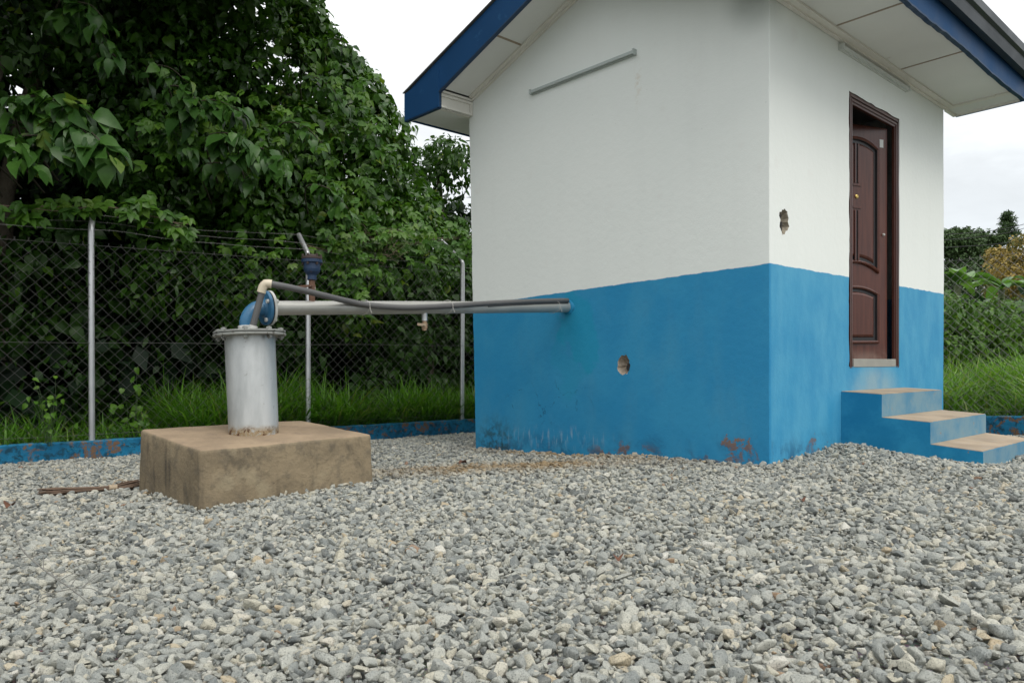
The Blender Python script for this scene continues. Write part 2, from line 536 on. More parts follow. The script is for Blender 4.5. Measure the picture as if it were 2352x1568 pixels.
M = dict(
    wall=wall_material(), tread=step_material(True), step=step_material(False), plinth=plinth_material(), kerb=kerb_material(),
    silver=silver_material(),
    pipe=simple('pipe_paint', (0.43, 0.43, 0.40), 0.42, 0.16, 3, 0.08, metal=0.45, spots=((0.30, 0.29, 0.27), 9, 0.66)),
    blue_pipe=simple('blue_elbow_paint', (0.032, 0.135, 0.255), 0.36, 0.25, 9, 0.15, spots=((0.20, 0.28, 0.33), 12, 0.63)),
    blue_valve=simple('dark_blue_casting', (0.006, 0.028, 0.075), 0.55, 0.2, 14, 0.3, spots=((0.075, 0.045, 0.035), 26, 0.60)),
    rust=simple('rusty_brass', (0.12, 0.06, 0.035), 0.7, 0.25, 30, 0.4, spots=((0.34, 0.31, 0.27), 40, 0.62)),
    brass=simple('brass', (0.55, 0.40, 0.13), 0.3, 0.05, 10, 0.02, metal=0.9),
    bronze=simple('tap_bronze', (0.32, 0.22, 0.14), 0.5, 0.2, 40, 0.2, metal=0.3),
    conduit=simple('grey_conduit', (0.10, 0.10, 0.10), 0.55, 0.15, 7, 0.08, spots=((0.17, 0.165, 0.16), 18, 0.62)),
    ivory=simple('ivory_plastic', (0.60, 0.53, 0.40), 0.45, 0.06, 10, 0.04),
    tie=simple('white_twine', (0.45, 0.44, 0.41), 0.8, 0.05),
    flange=simple('crusted_flange', (0.27, 0.28, 0.26), 0.65, 0.2, 14, 0.4, spots=((0.10, 0.095, 0.085), 34, 0.54), metal=0.1),
    gasket=simple('black_rubber', (0.02, 0.025, 0.03), 0.7),
    offwhite=simple('off_white_flange', (0.52, 0.52, 0.49), 0.55, 0.1, 12, 0.1),
    galv=simple('galvanised_steel', (0.50, 0.51, 0.52), 0.36, 0.12, 5, 0.05, metal=0.6),
    wire=simple('fence_wire', (0.125, 0.125, 0.12), 0.55, 0.15, 9, 0.0, metal=0.4),
    barb=simple('barbed_wire_steel', (0.22, 0.215, 0.21), 0.6, 0.15, 9, 0.0, metal=0.4),
    soffit=simple('soffit_board', (0.74, 0.745, 0.71), 0.85, 0.05, 2.0, 0.1, spots=((0.53, 0.51, 0.46), 3.0, 0.66)),
    trim=simple('soffit_trim', (0.75, 0.73, 0.67), 0.8, 0.06, 5.0, 0.1, spots=((0.42, 0.33, 0.22), 11, 0.68)),
    joint=simple('board_joint', (0.33, 0.27, 0.20), 0.9),
    fascia=simple('blue_fascia_paint', (0.008, 0.055, 0.15), 0.65, 0.14, 3, 0.12, spec=0.2, spots=((0.014, 0.075, 0.18), 5, 0.62)),
    fascia_edge=simple('dark_blue_edge', (0.006, 0.035, 0.09), 0.6),
    roof=simple('roof_sheet', (0.20, 0.205, 0.20), 0.6, 0.15, 4, 0.1, metal=0.1),
    gutter=simple('grey_gutter_plastic', (0.030, 0.038, 0.044), 0.5, 0.08, 3, 0.05),
    wood=None,
    frame=simple('brown_door_frame', (0.070, 0.023, 0.015), 0.32, 0.2, 9, 0.15, spots=((0.14, 0.075, 0.055), 22, 0.68)),
    threshold=simple('grey_threshold', (0.30, 0.30, 0.27), 0.7, 0.15, 12, 0.2),
    lightbar=simple('grey_batten_metal', (0.42, 0.47, 0.45), 0.55, 0.08, 9, 0.05),
    lightwhite=simple('white_batten_metal', (0.60, 0.63, 0.60), 0.55, 0.06, 9, 0.05),
    sticker=simple('label_paper', (0.62, 0.64, 0.62), 0.7),
    cement=simple('broken_cement', (0.40, 0.34, 0.27), 0.95, 0.25, 18, 0.8, 40, 0.01),
    hollow=simple('pit_shade_black', (0.035, 0.032, 0.03), 0.95),  # near-black colour for the shade inside the plaster pits
    dark_in=simple('bare_inner_plaster', (0.30, 0.29, 0.27), 0.9),
    bark=simple('bark', (0.10, 0.085, 0.06), 0.9, 0.25, 9, 0.8, 25, 0.02),
    twig=simple('dry_twig', (0.17, 0.13, 0.09), 0.9, 0.2, 20, 0.2),
    straw=simple('broom_sticks', (0.17, 0.115, 0.08), 0.85, 0.3, 30, 0.3),
    bind=simple('pale_raffia', (0.42, 0.34, 0.24), 0.85, 0.15, 40, 0.3),
    deadleaf=simple('dead_leaf_brown', (0.13, 0.055, 0.03), 0.7, 0.2, 30, 0.2),
    cable=simple('black_cable', (0.05, 0.05, 0.055), 0.6),
    stone=stone_material(),
)


def wood_material():
    m, t = material('brown_door_wood')
    lo = t.attr('loc')
    g = t.noise(t.mapping(lo, (14, 14, 0.8)), 3.0, 6, 0.6)
    n2 = t.noise(lo, 6, 5)
    c = t.mix(t.maprange(g, 0.3, 0.7), (0.062, 0.016, 0.009), (0.102, 0.029, 0.016))
    z = t.n('ShaderNodeSeparateXYZ', out=2, Vector=lo)
    d = t.math('MULTIPLY', t.maprange(z, 0.10, 0.0, 0, 1), t.maprange(n2, 0.35, 0.6))
    c = t.mix(t.math('MULTIPLY', d, 0.45), c, (0.28, 0.20, 0.16))
    sc = t.noise(t.mapping(lo, (70, 70, 3)), 1.0, 2)
    c = t.mix(t.maprange(sc, 0.755, 0.775, 0, 0.4), c, (0.30, 0.22, 0.2))
    t.finish(c, 0.27, t.bump(g, 0.08, 0.003), 0, 0.5)
    return m


M['wood'] = wood_material()
M['stem'] = simple('green_stem', (0.05, 0.09, 0.03), 0.7)
M['darkbark'] = simple('shaded_branch', (0.055, 0.045, 0.03), 0.9, 0.2, 12, 0.4)
GREEN = [(0.0, (0.010, 0.030, 0.007)), (0.35, (0.029, 0.078, 0.010)), (0.75, (0.056, 0.140, 0.013)), (0.94, (0.10, 0.20, 0.018)), (1.0, (0.16, 0.21, 0.03))]
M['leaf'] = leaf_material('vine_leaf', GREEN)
M['glossy'] = leaf_material('glossy_vine_leaf', [(p_, tuple(x * 1.25 for x in c_)) for p_, c_ in GREEN], 0.34, 0.28, 0.45)
M['bigleaf'] = leaf_material('large_leaf', [(0.0, (0.020, 0.062, 0.014)), (0.4, (0.038, 0.104, 0.018)), (0.8, (0.064, 0.158, 0.020)), (0.93, (0.095, 0.20, 0.025)), (1.0, (0.15, 0.18, 0.035))], 0.40, 0.22)
M['darkleaf'] = leaf_material('inner_leaf', [(0.0, (0.008, 0.018, 0.008)), (0.5, (0.013, 0.035, 0.013)), (1.0, (0.02, 0.055, 0.017))], 0.5, 0.1)  # leaf green darkened to paint the deep shade inside the crowns
M['creeper'] = leaf_material('creeper_leaf', [(0.0, (0.030, 0.095, 0.014)), (0.5, (0.068, 0.17, 0.017)), (0.9, (0.12, 0.235, 0.026)), (1.0, (0.13, 0.22, 0.035))], 0.42, 0.28)
M['grass'] = leaf_material('tall_grass', [(0.0, (0.035, 0.11, 0.012)), (0.4, (0.085, 0.23, 0.020)), (0.85, (0.155, 0.33, 0.03)), (1.0, (0.21, 0.25, 0.07))], 0.45, 0.3)
M['grass_bright'] = leaf_material('bright_grass', [(0.0, (0.07, 0.17, 0.025)), (0.4, (0.12, 0.27, 0.035)), (0.85, (0.20, 0.37, 0.06)), (1.0, (0.32, 0.37, 0.14))], 0.45, 0.3)
M['bright'] = leaf_material('bright_shrub_leaf', [(0.0, (0.035, 0.085, 0.018)), (0.5, (0.075, 0.165, 0.026)), (0.9, (0.14, 0.26, 0.04)), (1.0, (0.16, 0.24, 0.05))], 0.4, 0.25)
M['fartree'] = leaf_material('far_leaf', [(0.0, (0.024, 0.054, 0.018)), (0.5, (0.045, 0.09, 0.024)), (1.0, (0.075, 0.13, 0.035))], 0.6, 0.1)
M['yellow'] = leaf_material('yellow_blossom', [(0.0, (0.05, 0.09, 0.03)), (0.3, (0.11, 0.12, 0.03)), (0.5, (0.30, 0.22, 0.05)), (1.0, (0.42, 0.30, 0.08))], 0.6, 0.15)
M['banana'] = leaf_material('banana_leaf', [(0.0, (0.06, 0.15, 0.035)), (0.6, (0.11, 0.25, 0.05)), (1.0, (0.17, 0.33, 0.08))], 0.35, 0.3)


# ------------------------------------------------------------------ ground
def earth_material(name, c1, c2, scale):
    m, t = material(name)
    oc = t.coord()
    n1 = t.noise(oc, scale, 8, 0.65)
    vo = t.n('ShaderNodeTexVoronoi', out=1, Vector=oc, Scale=scale * 9)
    c = t.mix(t.maprange(n1, 0.3, 0.7), c1, c2)
    c = t.mix(0.35, c, t.mix(1.0, vo, c2, 'MULTIPLY'))
    t.finish(c, 0.95, t.bump(n1, 0.6, 0.02), 0, 0.2)
    return m


def hg(x, y):
    """gravel surface above the sloping site datum"""
    z = -0.014 + 0.018 * noise.noise(Vector((x * 1.1, y * 1.3, 2.0))) + 0.010 * noise.noise(Vector((x * 3.1, y * 3.1, 5.0)))
    z += 0.012 * math.sin(y * 2.2 + x * 0.5)* max(0, 1 - abs(y - 3.6) / 2.0)
    # falls away past the steps towards the right-hand fence
    d = (x - 2.55) * 0.9 + (y - 5.3) * 0.25
    if d > 0:
        z -= 0.16 * min(1, d / 2.6)
    # heaps against the front wall and the step
    q = Vector((x, y)) - C0
    a, b = q.dot(UA), q.dot(VB)
    z += 0.045 * math.exp(-((a - 0.92) / 0.30) ** 2 - ((b + 0.12) / 0.22) ** 2)
    z -= 0.050 * math.exp(-((a - 1.35) / 0.6) ** 2 - ((b + 1.02) / 0.35) ** 2)
    z -= 0.034 * math.exp(-((x + 1.55) / 0.5) ** 2 - ((y - 3.75) / 0.35) ** 2)
    # banked round the plinth's right side
    z += 0.015 * math.exp(-((x + 0.75) / 0.35) ** 2 - ((y - 4.3) / 0.35) ** 2)
    return z


def grid_sheet(name, xs, ys, fz, mat, label=None):
    vs = np.array([(x, y, fz(x, y)) for y in ys for x in xs])
    nx, ny = len(xs), len(ys)
    idx = np.arange(nx * ny).reshape(ny, nx)
    f = np.stack([idx[:-1, :-1], idx[:-1, 1:], idx[1:, 1:], idx[1:, :-1]], -1).reshape(-1, 4)
    o = np_mesh(name, vs, f.ravel(), np.full(len(f), 4), mat)
    tag(o, kind='structure')
    return o


xs = np.concatenate([[-600, -200, -80, -40], np.linspace(-20, 20, 41), [40, 80, 200, 600]])
ys = np.concatenate([[-200, -60, -20], np.linspace(-6, 30, 37), [45, 80, 200, 500, 1200]])
grid_sheet('ground', xs, ys, lambda x, y: -0.14 + S * max(-12, min(40, x)) - (0.12 if x > 2.5 else 0), earth_material('earth', (0.035, 0.04, 0.02), (0.07, 0.065, 0.035), 1.2))


def inside_yard(x, y):
    q = Vector((x, y)) - F0
    r = Vector((x, y)) - R0
    return q.dot(FN) < -0.03 and r.dot(RN) < -0.03


def yard_sheet():
    m = earth_material('gravel_bed', (0.17, 0.17, 0.16), (0.28, 0.28, 0.26), 14)
    xs = np.arange(-7, 9.01, 0.1)
    ys = np.arange(-3, 13.01, 0.1)
    nx = len(xs)
    vs = np.array([(x, y, hg(x, y) - 0.012 + S * x) for y in ys for x in xs])
    fl = []
    for j in range(len(ys) - 1):
        for i in range(nx - 1):
            if inside_yard(xs[i] + .05, ys[j] + .05):
                a = j * nx + i
                fl += [a, a + 1, a + nx + 1, a + nx]
    f = np.array(fl)
    tag(np_mesh('gravel_yard', vs, f, np.full(len(f) // 4, 4), m), kind='structure')


yard_sheet()

# ------------------------------------------------------------------ pump house
house = thing('pump_house', 'small white and blue rendered pump house with brown door and blue roof fascia', 'building', HW((0, 0, 0)))
LB, LA = 2.80, 3.23


def irregular(cx, cz, rx, rz, n=16, seed=1, amp=0.25):
    rr = random.Random(seed)
    return [(cx + rx * math.cos(2 * math.pi * i / n) * (1 + rr.uniform(-amp, amp)), cz + rz * math.sin(2 * math.pi * i / n) * (1 + rr.uniform(-amp, amp))) for i in range(n)]


def holed(mb, loops, fn):
    pl = [[Vector((p[0], p[1], 0)) for p in lp] for lp in loops]
    flat = [p for lp in loops for p in lp]
    tri = tessellate_polygon(pl)
    mb.add([fn(p) for p in flat], [tuple(t) for t in tri])


hole_g = irregular(1.148, 0.672, 0.056, 0.076, 26, 3, 0.15)
hole_f = irregular(0.19, 1.565, 0.060, 0.088, 22, 21, 0.22)
DA0, DA1, DZ0, DZ1 = 1.18, 2.165, 0.61, 2.655
rc_ = random.Random(77)


def jig(z, k):
    """hand-floated arris: tiny dents and a few chips"""
    v = 0.005 * noise.noise(Vector((z * 3.0, k, 0))) + 0.0025 * noise.noise(Vector((z * 17.0, k, 4)))
    c = noise.noise(Vector((z * 9.0, k + 20, 9)))
    return v - (0.010 * (c - 0.42) if c > 0.42 else 0)


zs_ = [(-0.3 + 0.04 * i) for i in range(86)]
gl = [(0.0, -0.3)] + [(2.745 + 0.03 * (z + 0.3) - 0.0005 + jig(z, 3) * 1.5, z) for z in zs_] + [(1.38, 3.64)] + [(0.0, z) for z in reversed(zs_[1:])]
wl = MB()
def arris(z):
    return 0.005 + max(0.0, -jig(z, 1)) * 1.2


holed(wl, [gl, hole_g], lambda p: (0.0, p[0] if p[0] != 0.0 else arris(p[1]), p[1]))
vs = [q for z in zs_ for q in ((0.0, arris(z), z), (0.0015, 0.0015, z), (arris(z), 0.0, z))]
wl.add(vs, [(3 * i + j, 3 * i + j + 1, 3 * i + j + 4, 3 * i + j + 3) for i in range(len(zs_) - 1) for j in (0, 1)], True)
rag = random.Random(31)


def ragged(p0, p1, n, nx, nz, amp):
    out = []
    for i in range(n):
        t = i / n
        r = amp * max(0.0, 0.35 + 0.9 * noise.noise(Vector((t * 9, p0[0] * 3, p0[1] * 5))) + rag.uniform(-0.15, 0.15))
        out.append((p0[0] + (p1[0] - p0[0]) * t + nx * r, p0[1] + (p1[1] - p0[1]) * t + nz * r))
    return out


dh = ragged((DA0, DZ0), (DA1, DZ0), 16, 0, 0.004, 1.0) + ragged((DA1, DZ0), (DA1, DZ1), 30, -1, 0, 0.008) + ragged((DA1, DZ1), (DA0, DZ1), 24, 0, -1, 0.010) + ragged((DA0, DZ1), (DA0, DZ0), 50, 1, 0, 0.020)
fl_ = [(0.0, -0.3)] + [(LA - 0.008 + 0.018 * math.sin(max(0, z) * 0.95) ** 2 * (1 if z < 2.9 else 0.5) + jig(z, 5), z) for z in zs_] + [(0.0, z) for z in reversed(zs_[1:])]
holed(wl, [fl_, dh, hole_f], lambda p: (p[0] if p[0] != 0.0 else arris(p[1]), 0.0, p[1]))
wl.add([(LA - 0.01, 0, -0.3), (LA - 0.01, 2.75, -0.3), (LA, LB, 3.1), (LA, 1.38, 3.64), (LA, 0, 3.12)], [(0, 1, 2, 3, 4)])
wl.add([(0, 2.745, -0.3), (LA - 0.01, 2.75, -0.3), (LA, LB, 3.1), (0, 2.838, 3.1)], [(0, 3, 2, 1)])
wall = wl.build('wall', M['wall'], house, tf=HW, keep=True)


def recess(loop, fn, depth, seed):
    rr = random.Random(seed)
    n = len(loop)
    cx = sum(p[0] for p in loop) / n
    cz = sum(p[1] for p in loop) / n
    mb = MB()
    rings = []
    for s, d in ((1.0, 0.0), (0.92, 0.35), (0.6, 0.8), (0.25, 1.0)):
        rings.append([fn((cx + (p[0] - cx) * s, cz + (p[1] - cz) * s), depth * d * (1 if d == 0 else rr.uniform(0.7, 1.15))) for p in loop])
    for r0, r1 in zip(rings[:-1], rings[1:]):
        mb.add(r0 + r1, [(i, (i + 1) % n, n + (i + 1) % n, n + i) for i in range(n)])
    mb.add(rings[-1], [tuple(range(n))])
    return mb


gh = recess(hole_g, lambda p, d: (d, p[0], p[1]), 0.085, 1).build('broken_plaster', M['cement'], wall, tf=HW)
hh = MB()
hl = irregular(1.120, 0.650, 0.020, 0.026, 10, 5)
hh.prism(hl, lambda p: (0.026, p[0], p[1]), lambda p: (0.07, p[0], p[1]))
hh.build('pit_shade_plug', M['hollow'], wall, tf=HW)  # near-black plug paints the shade of a deeper pit
fh = recess(hole_f, lambda p, d: (p[0], d, p[1]), 0.085, 2).build('broken_plaster', simple('dark_broken_cement', (0.36, 0.32, 0.25), 0.95, 0.3, 30, 0.8, 60, 0.01), wall, tf=HW)
hh = MB()
for (hx, hz) in ((0.185, 1.60), (0.20, 1.55), (0.195, 1.515)):
    hh.prism(irregular(hx, hz, 0.011, 0.016, 8, int(hz * 100)), lambda p: (p[0], 0.022, p[1]), lambda p: (p[0], 0.06, p[1]))
hh.build('pit_shade_plug', M['hollow'], wall, tf=HW)  # dark plugs stand for shade in the small pits
# plaster collar where the pipe enters
col = MB()
rr = random.Random(4)
ring = [(1.685 + 0.062 * math.cos(i * math.pi / 8) * rr.uniform(0.85, 1.2), 1.150 + 0.06 * math.sin(i * math.pi / 8) * rr.uniform(0.85, 1.15)) for i in range(16)]
rin = [(1.685 + 0.05 * math.cos(i * math.pi / 8), 1.150 + 0.05 * math.sin(i * math.pi / 8)) for i in range(16)]
col.add([(-0.001, *p) for p in ring] + [(-0.016, *p) for p in rin], [(i, (i + 1) % 16, 16 + (i + 1) % 16, 16 + i) for i in range(16)] + [tuple(range(16, 32))], True)
col.build('pipe_collar', simple('teal_blue_filler', (0.004, 0.22, 0.42), 0.8, 0.15, 14, 0.4), house, tf=HW)
# inner floor so that the doorway opens on a room
fl = MB()
fl.box((0.02, 0.02, 0.55), (LA - 0.03, LB - 0.06, 0.60))
fl.build('inner_floor', M['dark_in'], house, tf=HW)
cl_ = MB()
cl_.box((0.02, 0.02, 3.02), (LA - 0.03, LB - 0.03, 3.05))
cl_.build('inner_ceiling', M['dark_in'], house, tf=HW)

# roof
RID_B, RID_Z = 1.38, 3.85
EL_B, EL_Z = 3.25, 3.185
EF_B, EF_Z = -0.56, 3.285
A0, A1 = -0.385, LA + 0.36
rf = MB()


def slope_z(b):
    if b >= RID_B:
        return RID_Z + (EL_Z - RID_Z) * (b - RID_B) / (EL_B - RID_B)
    return RID_Z + (EF_Z - RID_Z) * (b - RID_B) / (EF_B - RID_B)


N_COR = 120
for (b0, b1) in ((RID_B, EL_B + 0.02), (EF_B - 0.02, RID_B)):
    vs = []
    for i in range(N_COR + 1):
        a = A0 - 0.02 + (A1 - A0 + 0.04) * i / N_COR
        dz = 0.006 * math.sin(i * math.pi / 2)
        for b, e in ((b0, 0.0), (b1, 0.0)):
            vs.append((a, b, slope_z(b) + dz + 0.016))
            vs.append((a, b, slope_z(b) + dz + 0.008))
    fs = []
    for i in range(N_COR):
        o = i * 4
        p = o + 4
        fs += [(o, p, p + 2, o + 2), (o + 1, o + 3, p + 3, p + 1), (o, o + 1, p + 1, p), (o + 2, p + 2, p + 3, o + 3)]
    fs += [(0, 2, 3, 1), (N_COR * 4, N_COR * 4 + 1, N_COR * 4 + 3, N_COR * 4 + 2)]
    rf.add(vs, fs)
roof = rf.build('roof', M['roof'], house, tf=HW)
rc = MB()
rc.prism([(RID_B - 0.18, RID_Z - 0.03), (RID_B, RID_Z + 0.035), (RID_B + 0.18, RID_Z - 0.03), (RID_B + 0.18, RID_Z - 0.022), (RID_B, RID_Z + 0.047), (RID_B - 0.18, RID_Z - 0.022)],
         lambda p: (A0 - 0.03, *p), lambda p: (A1 + 0.03, *p))
rc.build('ridge_cap', M['roof'], roof, tf=HW)

# gable fascia boards
ZL, ZF = 2.945, 2.975


def under(b):
    if b >= RID_B:
        return 3.64 + (3.105 - 3.64) * (b - RID_B) / (LB - RID_B)
    return 3.64 + (3.10 - 3.64) * (b - RID_B) / (0 - RID_B)


for (a0, a1) in ((A0, A0 + 0.022), (A1 - 0.022, A1)):
    fb = MB()
    pl = [(EL_B, ZL), (EL_B, slope_z(EL_B) - 0.001), (RID_B, RID_Z), (EF_B, slope_z(EF_B) - 0.001), (EF_B, ZF), (-0.0, ZF), (-0.0, under(0.0) - 0.02), (RID_B, 3.62), (LB - 0.01, under(LB) - 0.02), (LB - 0.01, ZL)]
    fb.prism(pl, lambda p: (a0, *p), lambda p: (a1, *p))
    fb.build('gable_fascia', M['fascia'], house, tf=HW)
    if a0 == A0:
        ep = MB()
        ep.prism([(EL_B + 0.004, ZL - 0.004), (EL_B + 0.004, slope_z(EL_B) - 0.006), (LB - 0.015, slope_z(LB) - 0.085), (LB - 0.015, ZL - 0.004)], lambda p: (a0 - 0.012, *p), lambda p: (a0 - 0.0005, *p))
        ep.build('fascia_end_plate', M['fascia'], house, tf=HW)
        lip = MB()
        pts = [(EL_B, ZL - 0.012), (LB - 0.01, ZL - 0.012)]
        lip.prism([(EL_B + 0.006, ZL - 0.014), (EL_B + 0.006, ZL - 0.0045), (LB - 0.012, ZL - 0.0045), (LB - 0.012, under(LB) - 0.032), (RID_B, 3.61), (RID_B, 3.598), (LB - 0.001, under(LB) - 0.044), (LB - 0.001, ZL - 0.014)],
                  lambda p: (a0 - 0.010, *p), lambda p: (a0 + 0.026, *p))
        lip.build('fascia_lip', M['fascia_edge'], house, tf=HW)

# eave boards front (b = EF_B) and back
ff = MB()
nseg = 60
lowr = random.Random(12)
lowz = [ZF + 0.0 + 0.004 * lowr.uniform(-1, 1) + 0.008 * math.sin(i * 0.23) for i in range(nseg + 1)]
vs, fs = [], []
for i in range(nseg + 1):
    a = A0 + 0.023 + (A1 - A0 - 0.046) * i / nseg
    vs += [(a, EF_B, lowz[i] + 0.012), (a, EF_B, EF_Z - 0.003), (a, EF_B + 0.02, EF_Z - 0.003), (a, EF_B + 0.02, lowz[i] + 0.012)]
for i in range(nseg):
    o, p = i * 4, i * 4 + 4
    fs += [(o, o + 1, p + 1, p), (o + 1, o + 2, p + 2, p + 1), (o + 2, o + 3, p + 3, p + 2), (o + 3, o, p, p + 3)]
ff.add(vs, fs)
ff.build('eave_fascia', M['fascia'], house, tf=HW)
el = MB()
vs, fs = [], []
for i in range(nseg + 1):
    a = A0 + 0.023 + (A1 - A0 - 0.046) * i / nseg
    vs += [(a, EF_B - 0.004, lowz[i]), (a, EF_B - 0.004, lowz[i] + 0.0115), (a, EF_B + 0.030, lowz[i] + 0.0115), (a, EF_B + 0.030, lowz[i])]
for i in range(nseg):
    o, p = i * 4, i * 4 + 4
    fs += [(o, o + 1, p + 1, p), (o + 1, o + 2, p + 2, p + 1), (o + 2, o + 3, p + 3, p + 2), (o + 3, o, p, p + 3)]
el.add(vs, fs)
el.build('fascia_lip', M['fascia_edge'], house, tf=HW)
bf = MB()
bf.box((A0 + 0.023, EL_B - 0.02, ZL + 0.001), (A1 - 0.023, EL_B - 0.0005, slope_z(EL_B) - 0.004))
bf.build('eave_fascia', M['fascia'], house, tf=HW)
# gutter with hollow profile
gt = MB()
prof = [(EF_B - 0.002, 3.275), (EF_B - 0.002, 3.165), (EF_B - 0.020, 3.148), (EF_B - 0.070, 3.148), (EF_B - 0.085, 3.200), (EF_B - 0.088, 3.225), (EF_B - 0.115, 3.240), (EF_B - 0.120, 3.300),
        (EF_B - 0.110, 3.304), (EF_B - 0.108, 3.248), (EF_B - 0.080, 3.232), (EF_B - 0.077, 3.205), (EF_B - 0.064, 3.158), (EF_B - 0.022, 3.158), (EF_B - 0.010, 3.170), (EF_B - 0.010, 3.275)]
gt.prism(prof, lambda p: (A0 - 0.03, *p), lambda p: (A1 + 0.05, *p))
gt.build('gutter', M['gutter'], house, tf=HW)

# soffits
sf = MB()
for (a0, a1) in ((A0 + 0.03, -0.003), (0.003, 0.80), (0.808, 1.985), (1.993, LA + 0.02), (LA + 0.085, A1 - 0.03)):
    sf.box((a0, EF_B + 0.032, 2.998), (a1, -0.004, 3.008))
for (a0, a1) in ((A0 + 0.03, 1.0), (1.008, 2.2), (2.208, A1 - 0.03)):
    sf.box((a0, LB + 0.06, 2.955), (a1, EL_B - 0.025, 2.965))


def slope_board(mb, a0, a1, b0, b1, up, th):
    mb.hexa([(a0, b0, under(b0) + up), (a1, b0, under(b0) + up), (a1, b1, under(b1) + up), (a0, b1, under(b1) + up)],
            [(a0, b0, under(b0) + up + th), (a1, b0, under(b0) + up + th), (a1, b1, under(b1) + up + th), (a0, b1, under(b1) + up + th)])


for (g0, g1) in ((A0 + 0.024, -0.002), (LA + 0.015, A1 - 0.024)):
    for (b0, b1) in ((2.15, LB - 0.012), (RID_B + 0.003, 2.142), (0.6, RID_B - 0.003), (0.012, 0.592)):
        slope_board(sf, g0, g1, b0, b1, 0.0, 0.01)
soff = sf.build('soffit', M['soffit'], house, tf=HW)
jt = MB()
jt.box((A0 + 0.03, EF_B + 0.034, 3.011), (A1 - 0.03, -0.006, 3.016))
for a in (0.804, 1.989):
    jt.box((a - 0.009, EF_B + 0.034, 2.9945), (a + 0.009, -0.08, 2.9975))
slope_board(jt, A0 + 0.026, -0.06, 2.137, 2.153, -0.004, 0.003)
jt.build('soffit_joint', M['joint'], soff, tf=HW)
tr = MB()
tr.box((0.0, -0.075, 2.981), (LA + 0.02, -0.005, 2.9965))
tr.box((0.0, -0.030, 2.966), (LA + 0.02, -0.003, 2.9805))
tr.box((LA + 0.021, EF_B + 0.034, 2.984), (LA + 0.084, -0.002, 3.004))
tr.box((A1 - 0.028, EF_B + 0.034, 2.976), (A1 - 0.023, 0.02, 3.06))
tr.box((LA + 0.085, -0.0035, 2.976), (A1 - 0.028, 0.02, 3.06))
for (b0, b1) in ((RID_B + 0.002, LB - 0.02), (0.02, RID_B - 0.002)):
    slope_board(tr, -0.055, -0.001, b0, b1, -0.017, 0.016)
    slope_board(tr, -0.024, -0.0015, b0, b1, -0.034, 0.016)
# closing board at the left end of the gable eave
tr.box((A0 + 0.027, LB + 0.004, 2.952), (-0.004, LB + 0.016, 3.10))
for z in (2.948, 3.045, 3.075):
    tr.box((A0 + 0.0275, LB - 0.011, z), (-0.004, LB + 0.0035, z + 0.020))
tr.box((-0.030, LB - 0.0105, 2.969), (-0.0045, LB + 0.0034, 3.0445))
tr.box((A0 + 0.03, LB + 0.02, 2.9445), (LA, LB + 0.059, 2.9635))
tr.box((A0 + 0.0275, LB + 0.06, 2.9435), (A0 + 0.06, EL_B - 0.026, 2.9543))
tr.build('soffit_trim', M['trim'], soff, tf=HW)

# batten lights
def batten(fn, mat, tubew=0.024):
    mb = MB()
    mb.box(*fn(-1, 1, 0.0, 0.018, -0.019, 0.019))
    mb.box(*fn(-0.985, 0.985, 0.0185, 0.034, -0.012, 0.012))
    o = mb.build('batten_light', mat, house, tf=HW, bevel=0.002)
    for s0, s1 in ((-1.012, -0.986), (0.986, 1.012)):
        e = MB()
        e.box(*fn(s0, s1, 0.0, 0.042, -0.021, 0.021))
        e.build('lamp_holder', mat, o, tf=HW, bevel=0.003)
    return o


def fn_g(s0, s1, d0, d1, z0, z1):
    return (-d1, 1.55 + 0.515 * s0, 2.945 + z0), (-d0, 1.55 + 0.515 * s1, 2.945 + z1)


def fn_f(s0, s1, d0, d1, z0, z1):
    return (1.65 + 0.64 * s0, -d1, 2.925 + z0), (1.65 + 0.64 * s1, -d0, 2.925 + z1)


tag(batten(fn_g, M['lightbar']), 'grey batten light on the gable wall')
tag(batten(fn_f, M['lightwhite']), 'pale batten light above the door under the eave')

# door frame
fw = 0.082
fr = MB()
D = ((0.0, fw, 0.006, 0.030), (0.020, 0.036, -0.004, 0.0055), (0.048, 0.064, -0.002, 0.0055))
for (i0, i1, b0, b1) in D:
    fr.box((DA0 + i0, b0, DZ0 - 0.012), (DA0 + i1, b1, DZ1 - i1))
    fr.box((DA1 - i1, b0, DZ0 - 0.012), (DA1 - i0, b1, DZ1 - i1))
    fr.box((DA0 + i0, b0, DZ1 - i1 + 0.0005), (DA1 - i0, b1, DZ1 - i0))
fr.build('door_frame', M['frame'], house, tf=HW, bevel=0.003)
th = MB()
th.box((DA0 + fw, -0.004, DZ0 - 0.004), (DA1 - fw, 0.16, DZ0 + 0.058))
th.build('threshold', M['threshold'], house, tf=HW, bevel=0.004)

# door leaf, hinged on the right, a hand's breadth open
DW, DH = 0.74, DZ1 - fw - DZ0 - 0.066
PHI = R(21)
HX, HY, HZ = DA1 - fw - 0.018, 0.060, DZ0 + 0.062
dd = (-math.cos(PHI), math.sin(PHI))
dn = (-math.sin(PHI), -math.cos(PHI))


def DOOR(p):
    x, d, z = p
    return HW((HX + dd[0] * x + dn[0] * d, HY + dd[1] * x + dn[1] * d, HZ + z))


dl = MB()
dl.box((0, -0.045, 0), (DW, 0, DH))
door = dl.build('door', M['wood'], house, tf=DOOR, keep=True, bevel=0.0)
cxp = DW * 0.475


GR = simple('dark_groove', (0.020, 0.019, 0.021), 0.45)


